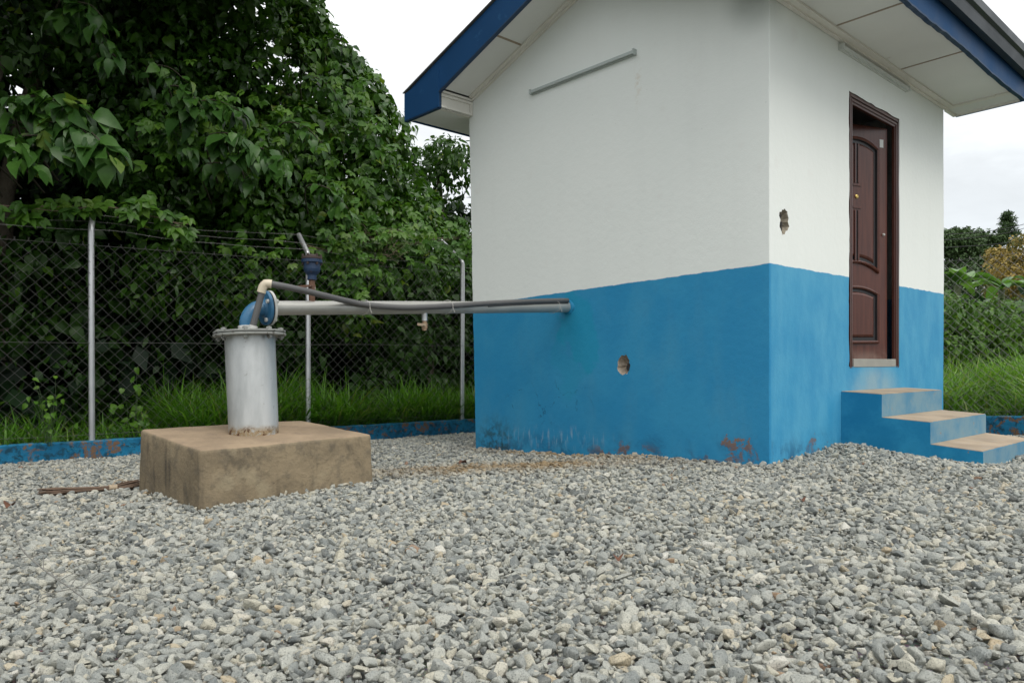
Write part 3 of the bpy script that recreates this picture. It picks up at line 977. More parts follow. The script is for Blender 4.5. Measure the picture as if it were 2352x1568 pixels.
def panel(x0, x1, zb_e, zb_c, zt_e, zt_c, split=False):
    def outline(i):
        pts = []
        n = 14
        for k in range(n + 1):
            x = x0 + i + (x1 - x0 - 2 * i) * k / n
            s = 1 - ((x - cxp) / ((x1 - x0) / 2)) ** 2
            pts.append((x, zb_e + i + (zb_c - zb_e) * s))
        for k in range(n, -1, -1):
            x = x0 + i + (x1 - x0 - 2 * i) * k / n
            s = 1 - ((x - cxp) / ((x1 - x0) / 2)) ** 2
            pts.append((x, zt_e - i + (zt_c - zt_e) * s))
        return pts
    mb = MB()
    rings = [[(p[0], d, p[1]) for p in outline(i)] for i, d in ((0, 0.0005), (0.005, 0.018), (0.016, 0.023), (0.027, 0.017), (0.033, 0.0015), (0.054, 0.0015), (0.062, 0.012), (0.076, 0.018))]
    n = len(rings[0])
    for r0, r1 in zip(rings[:-1], rings[1:]):
        mb.add(r0 + r1, [(i, (i + 1) % n, n + (i + 1) % n, n + i) for i in range(n)])
    grv = MB()
    for r0, r1 in ((rings[3], rings[4]), (rings[4], rings[5])):
        lift = lambda q: (q[0], q[1] + 0.0012, q[2])
        grv.add([lift(q) for q in r0 + r1], [(i, (i + 1) % n, n + (i + 1) % n, n + i) for i in range(n)])
    grv.build('panel_groove', GR, door, tf=DOOR)
    half = n // 2
    last = rings[-1]
    mb.add(last, [(k, k + 1, n - 2 - k, n - 1 - k) for k in range(half - 1)])
    return mb.build('door_panel', M['wood'], door, tf=DOOR, keep=True)


panel(0.10, 0.605, 0.695, 0.775, 1.71, 1.80)
panel(0.10, 0.605, 0.125, 0.125, 0.535, 0.600)
mu = MB()
for (z0, z1) in ((1.42, 1.735), (0.80, 1.20)):
    mu.box((cxp - 0.024, 0.0181, z0), (cxp - 0.010, 0.025, z1))
    mu.box((cxp + 0.010, 0.0181, z0), (cxp + 0.024, 0.025, z1))
mu.box((cxp - 0.045, 0.0183, 1.395), (cxp + 0.045, 0.026, 1.412))
mu.box((cxp - 0.045, 0.0183, 1.215), (cxp + 0.045, 0.026, 1.232))
mu.build('mullion', M['wood'], door, tf=DOOR, keep=True)
for (z0, z1) in ((1.42, 1.735), (0.80, 1.20)):
    gv = MB()
    gv.box((cxp - 0.0095, 0.0182, z0), (cxp + 0.0095, 0.019, z1))
    gv.build('mullion_groove', GR, door, tf=DOOR)
pk = MB()
pb = DOOR((cxp, 0.018, 1.31))
pn = DOOR((cxp, 1.018, 1.31)) - pb
pk.lathe(pb, pn, [(0.0, 0.0), (0.017, 0.0), (0.017, 0.006), (0.011, 0.010), (0.0, 0.010)], 16)
pk.build('peephole', M['brass'], door)
hn = MB()
pb = DOOR((0.045, 0.0005, 1.02))
hn.lathe(pb, pn, [(0.0, 0.0), (0.011, 0.0), (0.011, 0.012), (0.007, 0.016), (0.0, 0.016)], 14)
hn.build('latch_pin', M['offwhite'], door)
stk = MB()
stk.box((0.042, 0.0005, 1.735), (0.082, 0.0015, 1.80))
stk.build('paper_label', M['sticker'], door, tf=DOOR)

# steps
SA0, SA1 = 1.05, 2.28
TZ = ((0.428, 0.402, 0.0, 0.285), (0.240, 0.208, 0.285, 0.60), (0.060, 0.020, 0.60, 0.915))
sp = MB()
side = [(-0.001, -0.3), (-0.915, -0.3), (-0.915, TZ[2][1]), (-0.60, TZ[2][0]), (-0.60, TZ[1][1]), (-0.285, TZ[1][0]), (-0.285, TZ[0][1]), (-0.001, TZ[0][0])]
sp.prism(side, lambda p: (SA0, *p), lambda p: (SA1, *p))
st = sp.build('front_steps', M['step'], house, tf=HW, keep=True)
ra = st.data.attributes.new('riser', 'FLOAT', 'FACE')
for pg in st.data.polygons:
    cs = [sp.v[i] for i in pg.vertices]
    same_b = max(c[1] for c in cs) - min(c[1] for c in cs) < 1e-4
    ra.data[pg.index].value = 1.0 if same_b else 0.0
for (zb, zf, d0, d1) in TZ:
    tm = MB()
    rr = random.Random(int(zb * 1000))
    n = 26
    fr_ = [(SA0 + 0.004 + (SA1 - SA0 - 0.008) * i / n, -d1 + 0.006 + rr.uniform(-0.004, 0.004)) for i in range(n + 1)]
    poly = fr_ + [(SA1 - 0.004, -d0 - 0.002), (SA0 + 0.004, -d0 - 0.002)]
    zz_ = lambda p: zb + (zf - zb) * (-p[1] - d0) / (d1 - d0)
    tm.prism(poly, lambda p: (p[0], p[1], zz_(p) + 0.004), lambda p: (p[0], p[1], zz_(p) - 0.006))
    tm.build('step_tread', M['tread'], st, tf=HW, keep=True)

# ------------------------------------------------------------------ concrete plinth
pc = dict(f=(P(462, 1035, 3.90), P(458, 1200, 3.90)), l=(P(322, 986, 4.50), P(316, 1170, 4.50)), r=(P(853, 997, 4.50), P(860, 1150, 4.50)), b=(P(692, 964, 5.12), P(692, 1080, 5.12)))
bm = bmesh.new()
tv = [bm.verts.new(pc[k][0]) for k in 'frbl']
bv = [bm.verts.new(pc[k][1]) for k in 'frbl']
bm.faces.new(tv)
bm.faces.new(bv[::-1])
for i in range(4):
    bm.faces.new((tv[i], bv[i], bv[(i + 1) % 4], tv[(i + 1) % 4]))
bmesh.ops.recalc_face_normals(bm, faces=bm.faces)
bmesh.ops.bevel(bm, geom=list(bm.edges), offset=0.017, segments=2, profile=0.55, affect='EDGES')
bmesh.ops.triangulate(bm, faces=[f for f in bm.faces if len(f.verts) > 4])
bmesh.ops.subdivide_edges(bm, edges=[e for e in bm.edges if e.calc_length() > 0.12], cuts=9, use_grid_fill=True)
bmesh.ops.triangulate(bm, faces=[f for f in bm.faces if len(f.verts) > 4])
for v in bm.verts:
    n = noise.noise_vector(v.co * 4.0) * 0.004 + noise.noise_vector(v.co * 26.0) * 0.0035
    v.co += n
me = bpy.data.meshes.new('concrete_plinth')
og = P(585, 1120, 4.5)
og.z = -0.03
for v in bm.verts:
    v.co -= og
bm.to_mesh(me)
bm.free()
me.polygons.foreach_set('use_smooth', [True] * len(me.polygons))
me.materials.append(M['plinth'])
po = bpy.data.objects.new('concrete_plinth', me)
po.location = og
COL.objects.link(po)
tag(po, 'weathered brown concrete block sitting in the gravel under the steel casing', 'concrete block')

# ------------------------------------------------------------------ borehole wellhead
cb = P(583, 990, 4.5)
ct = P(574, 772, 4.5)
well = thing('borehole_wellhead', 'silver borehole casing with blue elbow and long horizontal pipe into the wall', 'wellhead', cb)
ax = (ct - cb).normalized()
hc = (ct - cb).length
cs = MB()
cs.lathe(cb - ax * 0.03, ax, [(0.1375, 0), (0.1375, 0.04), (0.1380, 0.2), (0.1395, hc + 0.03)], 48)
cs.build('casing', M['silver'], well)
fl1 = MB()
fl1.lathe(ct, ax, [(0.139, -0.002), (0.198, -0.002), (0.201, 0.001), (0.201, 0.010), (0.198, 0.0125), (0.10, 0.0125)], 48)
fl1.build('casing_flange', M['flange'], well)
fl2 = MB()
fl2.lathe(ct + ax * 0.0165, ax, [(0.02, 0), (0.196, 0), (0.199, 0.002), (0.199, 0.010), (0.196, 0.012), (0.02, 0.012)], 48)
fl2.build('cover_plate', M['flange'], well)
gk = MB()
gk.lathe(ct + ax * 0.0127, ax, [(0.02, 0), (0.185, 0), (0.185, 0.0036), (0.02, 0.0036)], 40)
gk.build('gasket', M['gasket'], well)
e1 = ax.orthogonal().normalized()
e2 = ax.cross(e1)
xax = (Vector((1, 0, 0)) - ax * ax.x).normalized()
yax = ax.cross(xax)
for k in range(8):
    an = k * math.pi / 4 + 0.18
    c = ct + (xax * math.cos(an) + yax * math.sin(an)) * 0.172
    bo = MB()
    bo.lathe(c, ax, [(0.0, -0.026), (0.009, -0.026), (0.009, 0.045), (0.0, 0.045)], 8, True)
    bo.lathe(c, ax, [(0.0, 0.0287), (0.017, 0.0287), (0.017, 0.042), (0.0, 0.042)], 6, False)
    bo.lathe(c, ax, [(0.0, -0.017), (0.017, -0.017), (0.017, -0.0025), (0.0, -0.0025)], 6, False)
    bo.build('flange_bolt', M['flange'], well)
# blue elbow
Bq = P(566, 760, 4.5)
PE = HW((0.02, 1.685, 0))
PE.z = P(1306, 705, PE.y).z
d2 = Vector((PE.x - Bq.x, PE.y - Bq.y, 0)).normalized()
zax = Vector((0, 0, 1))
RB = 0.105
path = [Bq + zax * 0.0, Bq + zax * 0.02]
for i in range(1, 11):
    an = i / 10 * math.pi / 2
    path.append(Bq + zax * 0.035 + zax * RB * math.sin(an) + d2 * RB * (1 - math.cos(an)))
path.append(path[-1] + d2 * 0.02)
eb = MB()
eb.tube(path, [0.040] * 3 + [0.041 + 0.0008 * i for i in range(len(path) - 3)], 24)
elbow = eb.build('blue_elbow', M['blue_pipe'], well)
rg = MB()
rg.lathe(Bq - ax * 0.012, ax, [(0.030, 0), (0.0455, 0), (0.0455, 0.038), (0.0405, 0.043)], 28)
rg.build('stub_ring', M['offwhite'], well)
FE = path[-1]
pd = (PE - FE).normalized()
fb1 = MB()
fb1.lathe(FE - pd * 0.022, pd, [(0.046, -0.012), (0.060, 0.0), (0.098, 0.002), (0.101, 0.006), (0.101, 0.018), (0.098, 0.021), (0.02, 0.021)], 40)
fb1.build('elbow_flange', M['blue_pipe'], well)
fb2 = MB()
fb2.lathe(FE, pd, [(0.02, 0), (0.099, 0), (0.099, 0.005), (0.02, 0.005)], 40)
fb2.build('gasket', M['gasket'], well)
fb3 = MB()
fb3.lathe(FE + pd * 0.0055, pd, [(0.02, 0), (0.100, 0), (0.1015, 0.003), (0.1015, 0.014), (0.098, 0.017), (0.047, 0.018)], 40)
fb3.build('pipe_flange', M['offwhite'], well)
f1 = pd.orthogonal().normalized()
f2 = pd.cross(f1)
for k in range(4):
    an = k * math.pi / 2 + 0.5
    c = FE + (f1 * math.cos(an) + f2 * math.sin(an)) * 0.078
    bo = MB()
    bo.lathe(c, pd, [(0.0, -0.034), (0.012, -0.034), (0.012, -0.021), (0.006, -0.021), (0.006, 0.024), (0.012, 0.024), (0.012, 0.036), (0.0, 0.036)], 8, False)
    bo.build('flange_bolt', M['offwhite'], well)
pp = MB()
PS = FE + pd * 0.008
npt = 14
pp.tube([PS.lerp(PE, i / npt) for i in range(npt + 1)], 0.0425, 32)
pp.build('discharge_pipe', M['pipe'], well)


def on_pipe(x):
    lo, hi = 0.0, 1.0
    for _ in range(40):
        mid = (lo + hi) / 2
        q = PS.lerp(PE, mid)
        if CX + F * q.x / q.y < x:
            lo = mid
        else:
            hi = mid
    return PS.lerp(PE, lo)


side_n = Vector((pd.y, -pd.x, 0)).normalized()


def beside(x, y, off=0.058):
    q = on_pipe(x - 14 * (1 - (x - 700) / 600)) + side_n * off
    return P(x, y, q.y)


# conduit
cv = MB()
q0 = P(578, 760, 4.40)
q1 = P(604, 662, 4.40)
cv.tube([q0, q0.lerp(q1, 0.5), q1], 0.0185, 16)
up_ = [(616, 651), (660, 659), (705, 669), (750, 680), (800, 692), (850, 701), (920, 706), (980, 705), (1040, 702), (1100, 698), (1160, 694.5), (1220, 692), (1270, 690.5), (1304, 690)]
cpts = []
for i, (x, y) in enumerate(up_):
    if x < 760:
        cpts.append(P(x, y, 4.41 + (4.70 - 4.41) * ((x - 616) / 144) ** 1.2))
    else:
        cpts.append(beside(x, y))
cv2 = MB()


def spline(pts, n=5):
    out = []
    for i in range(len(pts) - 1):
        p0, p1, p2, p3 = pts[max(i - 1, 0)], pts[i], pts[i + 1], pts[min(i + 2, len(pts) - 1)]
        for k in range(n):
            t = k / n
            out.append(0.5 * ((2 * p1) + (p2 - p0) * t + (2 * p0 - 5 * p1 + 4 * p2 - p3) * t * t + (3 * p1 - p0 - 3 * p2 + p3) * t ** 3))
    out.append(pts[-1])
    return out


cv.tube(spline(cpts), 0.0185, 14)
cond = cv.build('cable_conduit', M['conduit'], well)
ec = MB()
m0, m1, m2 = P(600, 672, 4.40), P(606, 651, 4.40), P(624, 652.5, 4.41)
ec.tube([m0, m0.lerp(m1, 0.55), P(606.5, 655, 4.40), P(609.5, 651.5, 4.40), m2.lerp(P(607, 650, 4.40), 0.4), m2], 0.0245, 18)
ec.build('conduit_elbow', M['ivory'], cond)
skt = MB()
skt.lathe(q0 - ax * 0.01, (q1 - q0), [(0.024, 0), (0.024, 0.04), (0.020, 0.042)], 20)
skt.build('conduit_socket', M['offwhite'], cond)
c2 = MB()
c2.tube(spline([beside(x, y, 0.05) for x, y in ((1120, 703), (1180, 700.5), (1240, 698.5), (1304, 697.5))]), 0.0095, 10)
c2.build('thin_cable', M['conduit'], well)
for x in (832, 1022, 1268):
    q = on_pipe(x) + side_n * 0.012
    tmb = MB()
    n = 18
    pts = []
    for k in range(n + 1):
        an = 2 * math.pi * k / n
        pts.append(q + side_n * 0.068 * math.cos(an) + zax * 0.049 * math.sin(an) + pd * 0.012 * math.sin(an + 1))
    pts.append(pts[-1] + Vector((0.004, -0.006, -0.02)))
    pts.append(pts[-1] + Vector((0.010, -0.006, -0.022)))
    tmb.tube(pts, 0.0016, 5)
    tmb.build('cable_tie', M['tie'], well)

# air release valve
q = on_pipe(716.5)
u_ = q.y / F
base = q + zax * 0.036
air = MB()
px = lambda y: (704.5 - y) * u_ - 0.036
air.lathe(base, zax, [(7.2 * u_, 0), (7.2 * u_, px(670)), (8.5 * u_, px(669)), (8.5 * u_, px(652)), (7 * u_, px(651)), (7 * u_, px(640))], 18)
rz = air.build('brass_nipple', M['rust'], well)
ab = MB()
ab.lathe(base, zax, [(9.5 * u_, px(641)), (10.5 * u_, px(640)), (10.5 * u_, px(630)), (13 * u_, px(627)), (17.5 * u_, px(622)), (19 * u_, px(616)), (19 * u_, px(603)), (21 * u_, px(601))], 26)
ab.lathe(base, zax, [(19 * u_, px(601)), (23.5 * u_, px(601)), (23.5 * u_, px(595)), (23.5 * u_, px(594))], 26)
av = ab.build('air_valve_body', M['blue_valve'], well)
tp = MB()
tp.lathe(base, zax, [(23 * u_, px(593.5)), (23.5 * u_, px(592.5)), (23 * u_, px(587.5)), (14 * u_, px(586)), (9 * u_, px(582)), (0, px(581))], 26)
for k in range(6):
    an = k * math.pi / 3 + 0.3
    c = base + Vector((math.cos(an), math.sin(an), 0)) * 20 * u_
    tp.lathe(c, zax, [(0, px(601) - 0.014), (0.008, px(601) - 0.014), (0.008, px(587) + 0.014), (0, px(587) + 0.014)], 6, False)
tp.build('air_valve_cap', simple('rusty_dark_cap', (0.045, 0.028, 0.024), 0.75, 0.3, 30, 0.4, spots=((0.10, 0.05, 0.03), 30, 0.6)), av)
hd = MB()
hp = base + zax * px(657)
hd.hexa([hp + Vector((-39 * u_, -0.034, -0.012)), hp + Vector((2 * u_, -0.034, -0.001)), hp + Vector((2 * u_, -0.026, -0.001)), hp + Vector((-39 * u_, -0.026, -0.012))],
        [hp + Vector((-39 * u_, -0.034, 0.002)), hp + Vector((2 * u_, -0.034, 0.013)), hp + Vector((2 * u_, -0.026, 0.013)), hp + Vector((-39 * u_, -0.026, 0.002))])
hd.tube([hp + Vector((0, -0.04, 0.006)), hp + Vector((0, 0.0, 0.006))], 0.008, 8)
hd.build('valve_handle', M['rust'], rz)
# drain tap under the pipe
q = on_pipe(975)
u_ = q.y / F
tapb = q - zax * 0.03
dt = MB()
nz_ = MB()
nz_.lathe(tapb, -zax, [(6.5 * u_, 0), (6.5 * u_, 0.060)], 16)
nz_.build('tap_nipple', M['silver'], well)
dt.lathe(tapb, -zax, [(6.6 * u_, 0.0605), (6.6 * u_, 0.062), (5.6 * u_, 0.063), (5.6 * u_, 0.074), (7 * u_, 0.075), (7 * u_, 0.112), (5.5 * u_, 0.114), (5.5 * u_, 0.125), (4, 0.125)][:-1], 16)
tapo = dt.build('drain_tap', M['bronze'], well)
hd = MB()
hp = tapb - zax * 0.088
hd.hexa([hp + Vector((-0.045, -0.03, -0.006)), hp + Vector((0.012, -0.03, -0.010)), hp + Vector((0.012, -0.022, -0.010)), hp + Vector((-0.045, -0.022, -0.006))],
        [hp + Vector((-0.045, -0.03, 0.012)), hp + Vector((0.012, -0.03, 0.006)), hp + Vector((0.012, -0.022, 0.006)), hp + Vector((-0.045, -0.022, 0.012))])
hd.tube([hp + Vector((0, -0.034, 0)), hp], 0.007, 8)
hd.build('tap_handle', M['bind'], tapo)

# ------------------------------------------------------------------ kerbs and fences
def kerb(name, label, pf, k0, k1, z_top, z_bot, w0, w1):
    mb = MB()
    n = int((k1 - k0) / 0.12)
    rr = random.Random(int(k0 * 10) + 5)
    vs, fs = [], []
    for i in range(n + 1):
        k = k0 + (k1 - k0) * i / n
        dz = 0.006 * noise.noise(Vector((k * 2.1, 0, 3))) + 0.003 * rr.uniform(-1, 1)
        dw = 0.006 * noise.noise(Vector((k * 2.7, 5, 3)))
        for (wd, z) in ((w0 + dw, z_bot), (w0 + dw, z_top - 0.012 + dz), (w0 + 0.012 + dw, z_top + dz), (w1 - 0.012, z_top + dz), (w1, z_top - 0.012), (w1, z_bot)):
            vs.append(pf(k, wd, z))
    for i in range(n):
        for j in range(6):
            o, p = i * 6 + j, i * 6 + (j + 1) % 6
            fs.append((o, p, p + 6, o + 6))
    fs += [tuple(range(5, -1, -1)), tuple(range(n * 6, n * 6 + 6))]
    mb.add(vs, fs)
    return tag(mb.build(name, M['kerb'], origin=pf((k0 + k1) / 2, 0, 0)), label, 'kerb wall')


kerb('kerb_wall', 'flaking blue kerb wall behind the concrete block under the vine covered fence', fence_p, -4, 8.50, 0.165, -0.3, -0.07, 0.09)
kerb('kerb_wall', 'short blue kerb wall beyond the right end of the front steps', rfence_p, -5.0, 4.40, 0.045, -0.4, -0.07, 0.09)


def chain_mesh(mb, pf, k0, k1, z0, z1, pitch, rad, sag=0.0):
    hgt = z1 - z0
    n = int((k1 - k0 + hgt) / pitch)
    for d in (1, -1):
        for i in range(n + 1):
            ks = k0 - (hgt if d > 0 else 0) + i * pitch
            pts = []
            m = int(hgt / pitch * 2)
            for j in range(m + 1):
                k = ks + (j / m * hgt) * d if d > 0 else ks + (-j / m * hgt)
                z = z0 + j / m * hgt
                if k < k0 or k > k1:
                    continue
                kk = k + 0.008 * noise.noise(Vector((k * 1.5, z * 2, 0)))
                zz = z + 0.012 * noise.noise(Vector((k * 1.2, z * 1.5, 7)))
                wd = 0.004 * (1 if (j % 2) else -1) * d + 0.02 * noise.noise(Vector((k * 0.8, z, 11)))
                pts.append(pf(kk, wd, zz))
            if len(pts) >= 2:
                mb.tube(pts, rad, 3, False)
    # knuckled points along the top
    for i in range(int((k1 - k0) / pitch)):
        k = k0 + i * pitch
        mb.tube([pf(k - 0.006, 0, z1 - 0.004), pf(k + 0.006, 0.0, z1 + 0.022)], rad, 3, False)
        mb.tube([pf(k + 0.006, 0, z1 - 0.004), pf(k - 0.006, 0.0, z1 + 0.022)], rad, 3, False)


fence = thing('chain_link_fence', 'grey chain link fence on bent steel posts with barbed wire, overgrown by vines', 'fence', fence_p(0.7, 0, 0))
post_k = [0.00066 * 3055 * i + 0.71 for i in (-2, -1, 0, 1.029, 2, 3)]
post_dz = {0: 0.0}
for i, k in enumerate(post_k):
    mb = MB()
    lean = [0, 0, 0.008, 0.004, -0.01, 0][i]
    base_ = fence_p(k, 0.01, -0.2)
    bend = fence_p(k - lean, 0.01, [2.11, 2.11, 2.114, 2.04, 2.10, 2.08][i])
    tip = fence_p(k - lean + (0.06 if i == 2 else (-0.13 if i == 4 else 0.0)), 0.01 + (0.32 if i == 4 else 0.27), bend.z - S * bend.x + (0.30 if i == 4 else 0.25))
    mb.tube([base_, base_.lerp(bend, 0.5), bend + Vector((0, 0, -0.03)), bend.lerp(tip, 0.06), bend.lerp(tip, 0.5), tip], 0.027, 16)
    mb.build('fence_post', M['galv'], fence)
cm = MB()
chain_mesh(cm, fence_p, -3.5, 8.4, 0.155, 1.965, 0.106, 0.0016)
for z in (0.22, 1.06, 1.955):
    pts = [fence_p(k, -0.012, z + 0.012 * noise.noise(Vector((k, z, 1)))) for k in np.linspace(-3.5, 8.4, 60)]
    cm.tube(pts, 0.0017, 4, False)
cm.build('chain_link_mesh', M['wire'], fence)
for s, (wd, zz) in enumerate(((0.02, 2.10), (0.14, 2.20), (0.26, 2.30))):
    mb = MB()
    pts = []
    for k in np.linspace(-3.5, 8.4, 150):
        sag = 0.03 * math.sin(math.pi * ((k - post_k[0]) / 2.016)) ** 2
        pts.append(fence_p(k, wd + 0.01 * noise.noise(Vector((k * 2, s, 0))), zz - 0.003 * k * k - sag * (0.6 + s * 0.5) + 0.022 * noise.noise(Vector((k * 1.6, s * 9, 4)))))
    mb.tube(pts, 0.0021, 4, False)
    for k in np.arange(-3.4, 8.3, 0.115):
        j = (k + 3.5) / 11.9 * 149
        i0 = int(j)
        c = pts[i0].lerp(pts[min(i0 + 1, 149)], j - i0)
        a = random.uniform(0, 3)
        mb.tube([c + Vector((0.012 * math.cos(a), 0.006, 0.013 * math.sin(a))), c - Vector((0.012 * math.cos(a), 0.006, 0.013 * math.sin(a)))], 0.0016, 3, False)
    mb.build('barbed_wire', M['barb'], fence)

rfen = thing('chain_link_fence', 'chain link fence in front of the bright grass at the right of the house', 'fence', rfence_p(0, 0, -0.1))
cm = MB()
chain_mesh(cm, rfence_p, -3.5, 4.3, 0.03, 1.86, 0.106, 0.0024)
for z in (0.1, 0.95, 1.85):
    cm.tube([rfence_p(k, -0.012, z + 0.012 * noise.noise(Vector((k, z, 1)))) for k in np.linspace(-3.5, 4.3, 40)], 0.0017, 4, False)
cm.build('chain_link_mesh', M['barb'], rfen)
for k in (-2.2, 1.9 + 1.5):
    mb = MB()
    b0, b1 = rfence_p(k, 0.01, -0.3), rfence_p(k, 0.01, 2.0)
    mb.tube([b0, b1, rfence_p(k, 0.28, 2.24)], 0.027, 14)
    mb.build('fence_post', M['galv'], rfen)


# ------------------------------------------------------------------ foliage
def leaf_template(rows, fold=0.35, droop=0.35, notch=0.0):
    """rows: (t, half width). returns verts, quads/tris; leaf runs along +x, faces +z"""
    vs, fs = [], []
    for (t, wd) in rows:
        z = -droop * t * t
        dx = -notch if (t < 0.05 and notch) else 0
        if wd < 1e-3:
            vs.append((t, 0, z))
        else:
            vs += [(t + dx, wd, z + wd * fold), (t, 0, z), (t + dx, -wd, z + wd * fold)]
    i = 0
    cnt = [1 if wd < 1e-3 else 3 for _, wd in rows]
    st = np.concatenate([[0], np.cumsum(cnt)])
    for r in range(len(rows) - 1):
        a, b = st[r], st[r + 1]
        if cnt[r] == 1 and cnt[r + 1] == 3:
            fs += [(a, b + 1, b), (a, b + 2, b + 1)]
        elif cnt[r] == 3 and cnt[r + 1] == 3:
            fs += [(a, a + 1, b + 1, b), (a + 1, a + 2, b + 2, b + 1)]
        elif cnt[r] == 3 and cnt[r + 1] == 1:
            fs += [(a, a + 1, b), (a + 1, a + 2, b)]
    return np.array(vs, float), fs


T_HEART = leaf_template([(0.0, 0.16), (0.14, 0.40), (0.42, 0.41), (0.72, 0.24), (1.0, 0)], 0.30, 0.30, 0.13)
T_OVATE = leaf_template([(0, 0), (0.28, 0.25), (0.62, 0.22), (1.0, 0)], 0.30, 0.28)
T_WIDE = leaf_template([(0.0, 0.06), (0.15, 0.27), (0.42, 0.33), (0.72, 0.20), (0.9, 0.07), (1.0, 0)], 0.22, 0.50, 0.03)
T_LONG = leaf_template([(0, 0), (0.3, 0.15), (0.65, 0.13), (1.0, 0)], 0.3, 0.35)
T_ROUGH = leaf_template([(0, 0), (0.45, 0.36), (1.0, 0)], 0.2, 0.2)
T_BLADE = leaf_template([(0, 0.02), (0.35, 0.022), (0.7, 0.016), (1.0, 0)], 0.3, 0.0)


def leaf_arrays(pos, tip, nrm, size, tmpl, tint, wid=None):
    tv, tf = tmpl
    n = len(pos)
    nrm = nrm / (np.linalg.norm(nrm, axis=1, keepdims=True) + 1e-9)
    tip = tip - nrm * np.sum(tip * nrm, 1, keepdims=True)
    tip = tip / (np.linalg.norm(tip, axis=1, keepdims=True) + 1e-9)
    sd_ = np.cross(nrm, tip)
    wd = (np.ones(n) if wid is None else wid) * rng.uniform(0.85, 1.15, n)
    curl = rng.uniform(0.2, 1.9, n)
    wav = rng.uniform(-0.08, 0.08, (n, len(tv)))
    V = (pos[:, None, :] + size[:, None, None] * (tv[None, :, 0, None] * tip[:, None, :] + tv[None, :, 1, None] * wd[:, None, None] * sd_[:, None, :]
                                                  + ((tv[None, :, 2] * curl[:, None]) + wav * np.abs(tv[None, :, 1]) * 2)[:, :, None] * nrm[:, None, :]))
    nv = len(tv)
    ff = np.concatenate([np.array(f) for f in tf])
    lt = np.array([len(f) for f in tf])
    faces = (np.arange(n)[:, None] * nv + ff[None, :]).ravel()
    return V.reshape(-1, 3), faces, np.tile(lt, n), np.repeat(tint, nv)


def scatter(name, pos, tip, nrm, size, tmpl, mat, tint, parent=None, origin=None, wid=None):
    """tmpl: one leaf shape, or a list of (share, shape) mixed through the same foliage mesh"""
    pos = np.asarray(pos, float)
    if isinstance(tmpl, list):
        pick = rng.choice(len(tmpl), len(pos), p=[w_ for w_, _ in tmpl])
        outs = []
        for i, (_, tm_) in enumerate(tmpl):
            m = pick == i
            if m.any():
                outs.append(leaf_arrays(pos[m], tip[m], nrm[m], size[m], tm_, tint[m], None if wid is None else wid[m]))
    else:
        outs = [leaf_arrays(pos, tip, nrm, size, tmpl, tint, wid)]
    off, fs = 0, []
    for o in outs:
        fs.append(o[1] + off)
        off += len(o[0])
    return np_mesh(name, np.concatenate([o[0] for o in outs]), np.concatenate(fs), np.concatenate([o[2] for o in outs]), mat,
                   {'tint': np.concatenate([o[3] for o in outs])}, True, parent, origin)


def merge_cloud(parts):
    return [np.concatenate([p[i] for p in parts]) for i in range(len(parts[0]))]


def blob_points(c, r, n, inner=0.7, back=0.5):
    """points on the rind of an ellipsoid with outward directions, thinned on the side away from the yard"""
    d = rng.normal(size=(n, 3))
    d /= np.linalg.norm(d, axis=1, keepdims=True)
    view = np.array([0.0, 0.0, H]) - np.array(c)
    view /= np.linalg.norm(view)
    keep = (d @ view > -0.25) | (rng.random(n) > back)
    d = d[keep]
    rad = rng.uniform(inner, 1.05, len(d)) + 0.12 * np.sin(d[:, 0] * 7 + c[0] * 5) * np.cos(d[:, 2] * 6 + c[1] * 3)
    p = np.array(c)[None, :] + d * rad[:, None] * np.array(r)[None, :]
    return p, d


def leafy(c, r, n, smin, smax, hang=0.75, inner=0.7, lo=0.0, hi=1.0, back=0.5):
    p, d = blob_points(c, r, n, inner, back)
    m = len(p)
    nrm = d * 0.70 + np.array([0, 0, 0.60]) + rng.normal(size=(m, 3)) * 0.55
    tip = d * 0.45 + np.array([0, 0, -hang]) + rng.normal(size=(m, 3)) * 0.62
    size = rng.uniform(smin, smax, m) * rng.uniform(0.55, 1.2, m)
    g = rng.uniform(lo, hi)
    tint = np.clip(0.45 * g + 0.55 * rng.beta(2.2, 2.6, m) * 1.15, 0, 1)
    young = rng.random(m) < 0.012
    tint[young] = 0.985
    return p, tip, nrm, size, tint


def tree(name, label, cat, base, blobs, mat, tmpl, core=None, trunk=None, trunk_r=0.16, branches=True):
    t = thing(name, label, cat, base)
    cl_ = merge_cloud(blobs)
    scatter('crown', cl_[0], cl_[1], cl_[2], cl_[3], tmpl, mat, cl_[4], t)
    if core:
        c2_ = merge_cloud(core)
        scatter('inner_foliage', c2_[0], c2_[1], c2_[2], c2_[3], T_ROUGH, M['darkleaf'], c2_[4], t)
    if trunk:
        mb = MB()
        for pts, r0, r1 in trunk:
            pts = [Vector(p) for p in pts]
            sp_ = spline(pts, 4)
            mb.tube(sp_, [r0 + (r1 - r0) * i / (len(sp_) - 1) for i in range(len(sp_))], 9)
        mb.build('trunk', M['bark'], t)
    return t


def fp(k, wd, z):
    return tuple(fence_p(k, wd, z))


# --- left: tall dark tree smothered in vines (unseen crown above the frame added for shade)
def zmax_b(k):
    ks = [1.0, 2.6, 3.2, 3.58, 3.9, 4.23, 4.55, 4.79, 4.95, 5.2]
    zs = [8.0, 7.2, 6.2, 5.55, 5.35, 5.05, 4.65, 4.35, 3.7, 3.3]
    return float(np.interp(k, ks, zs))


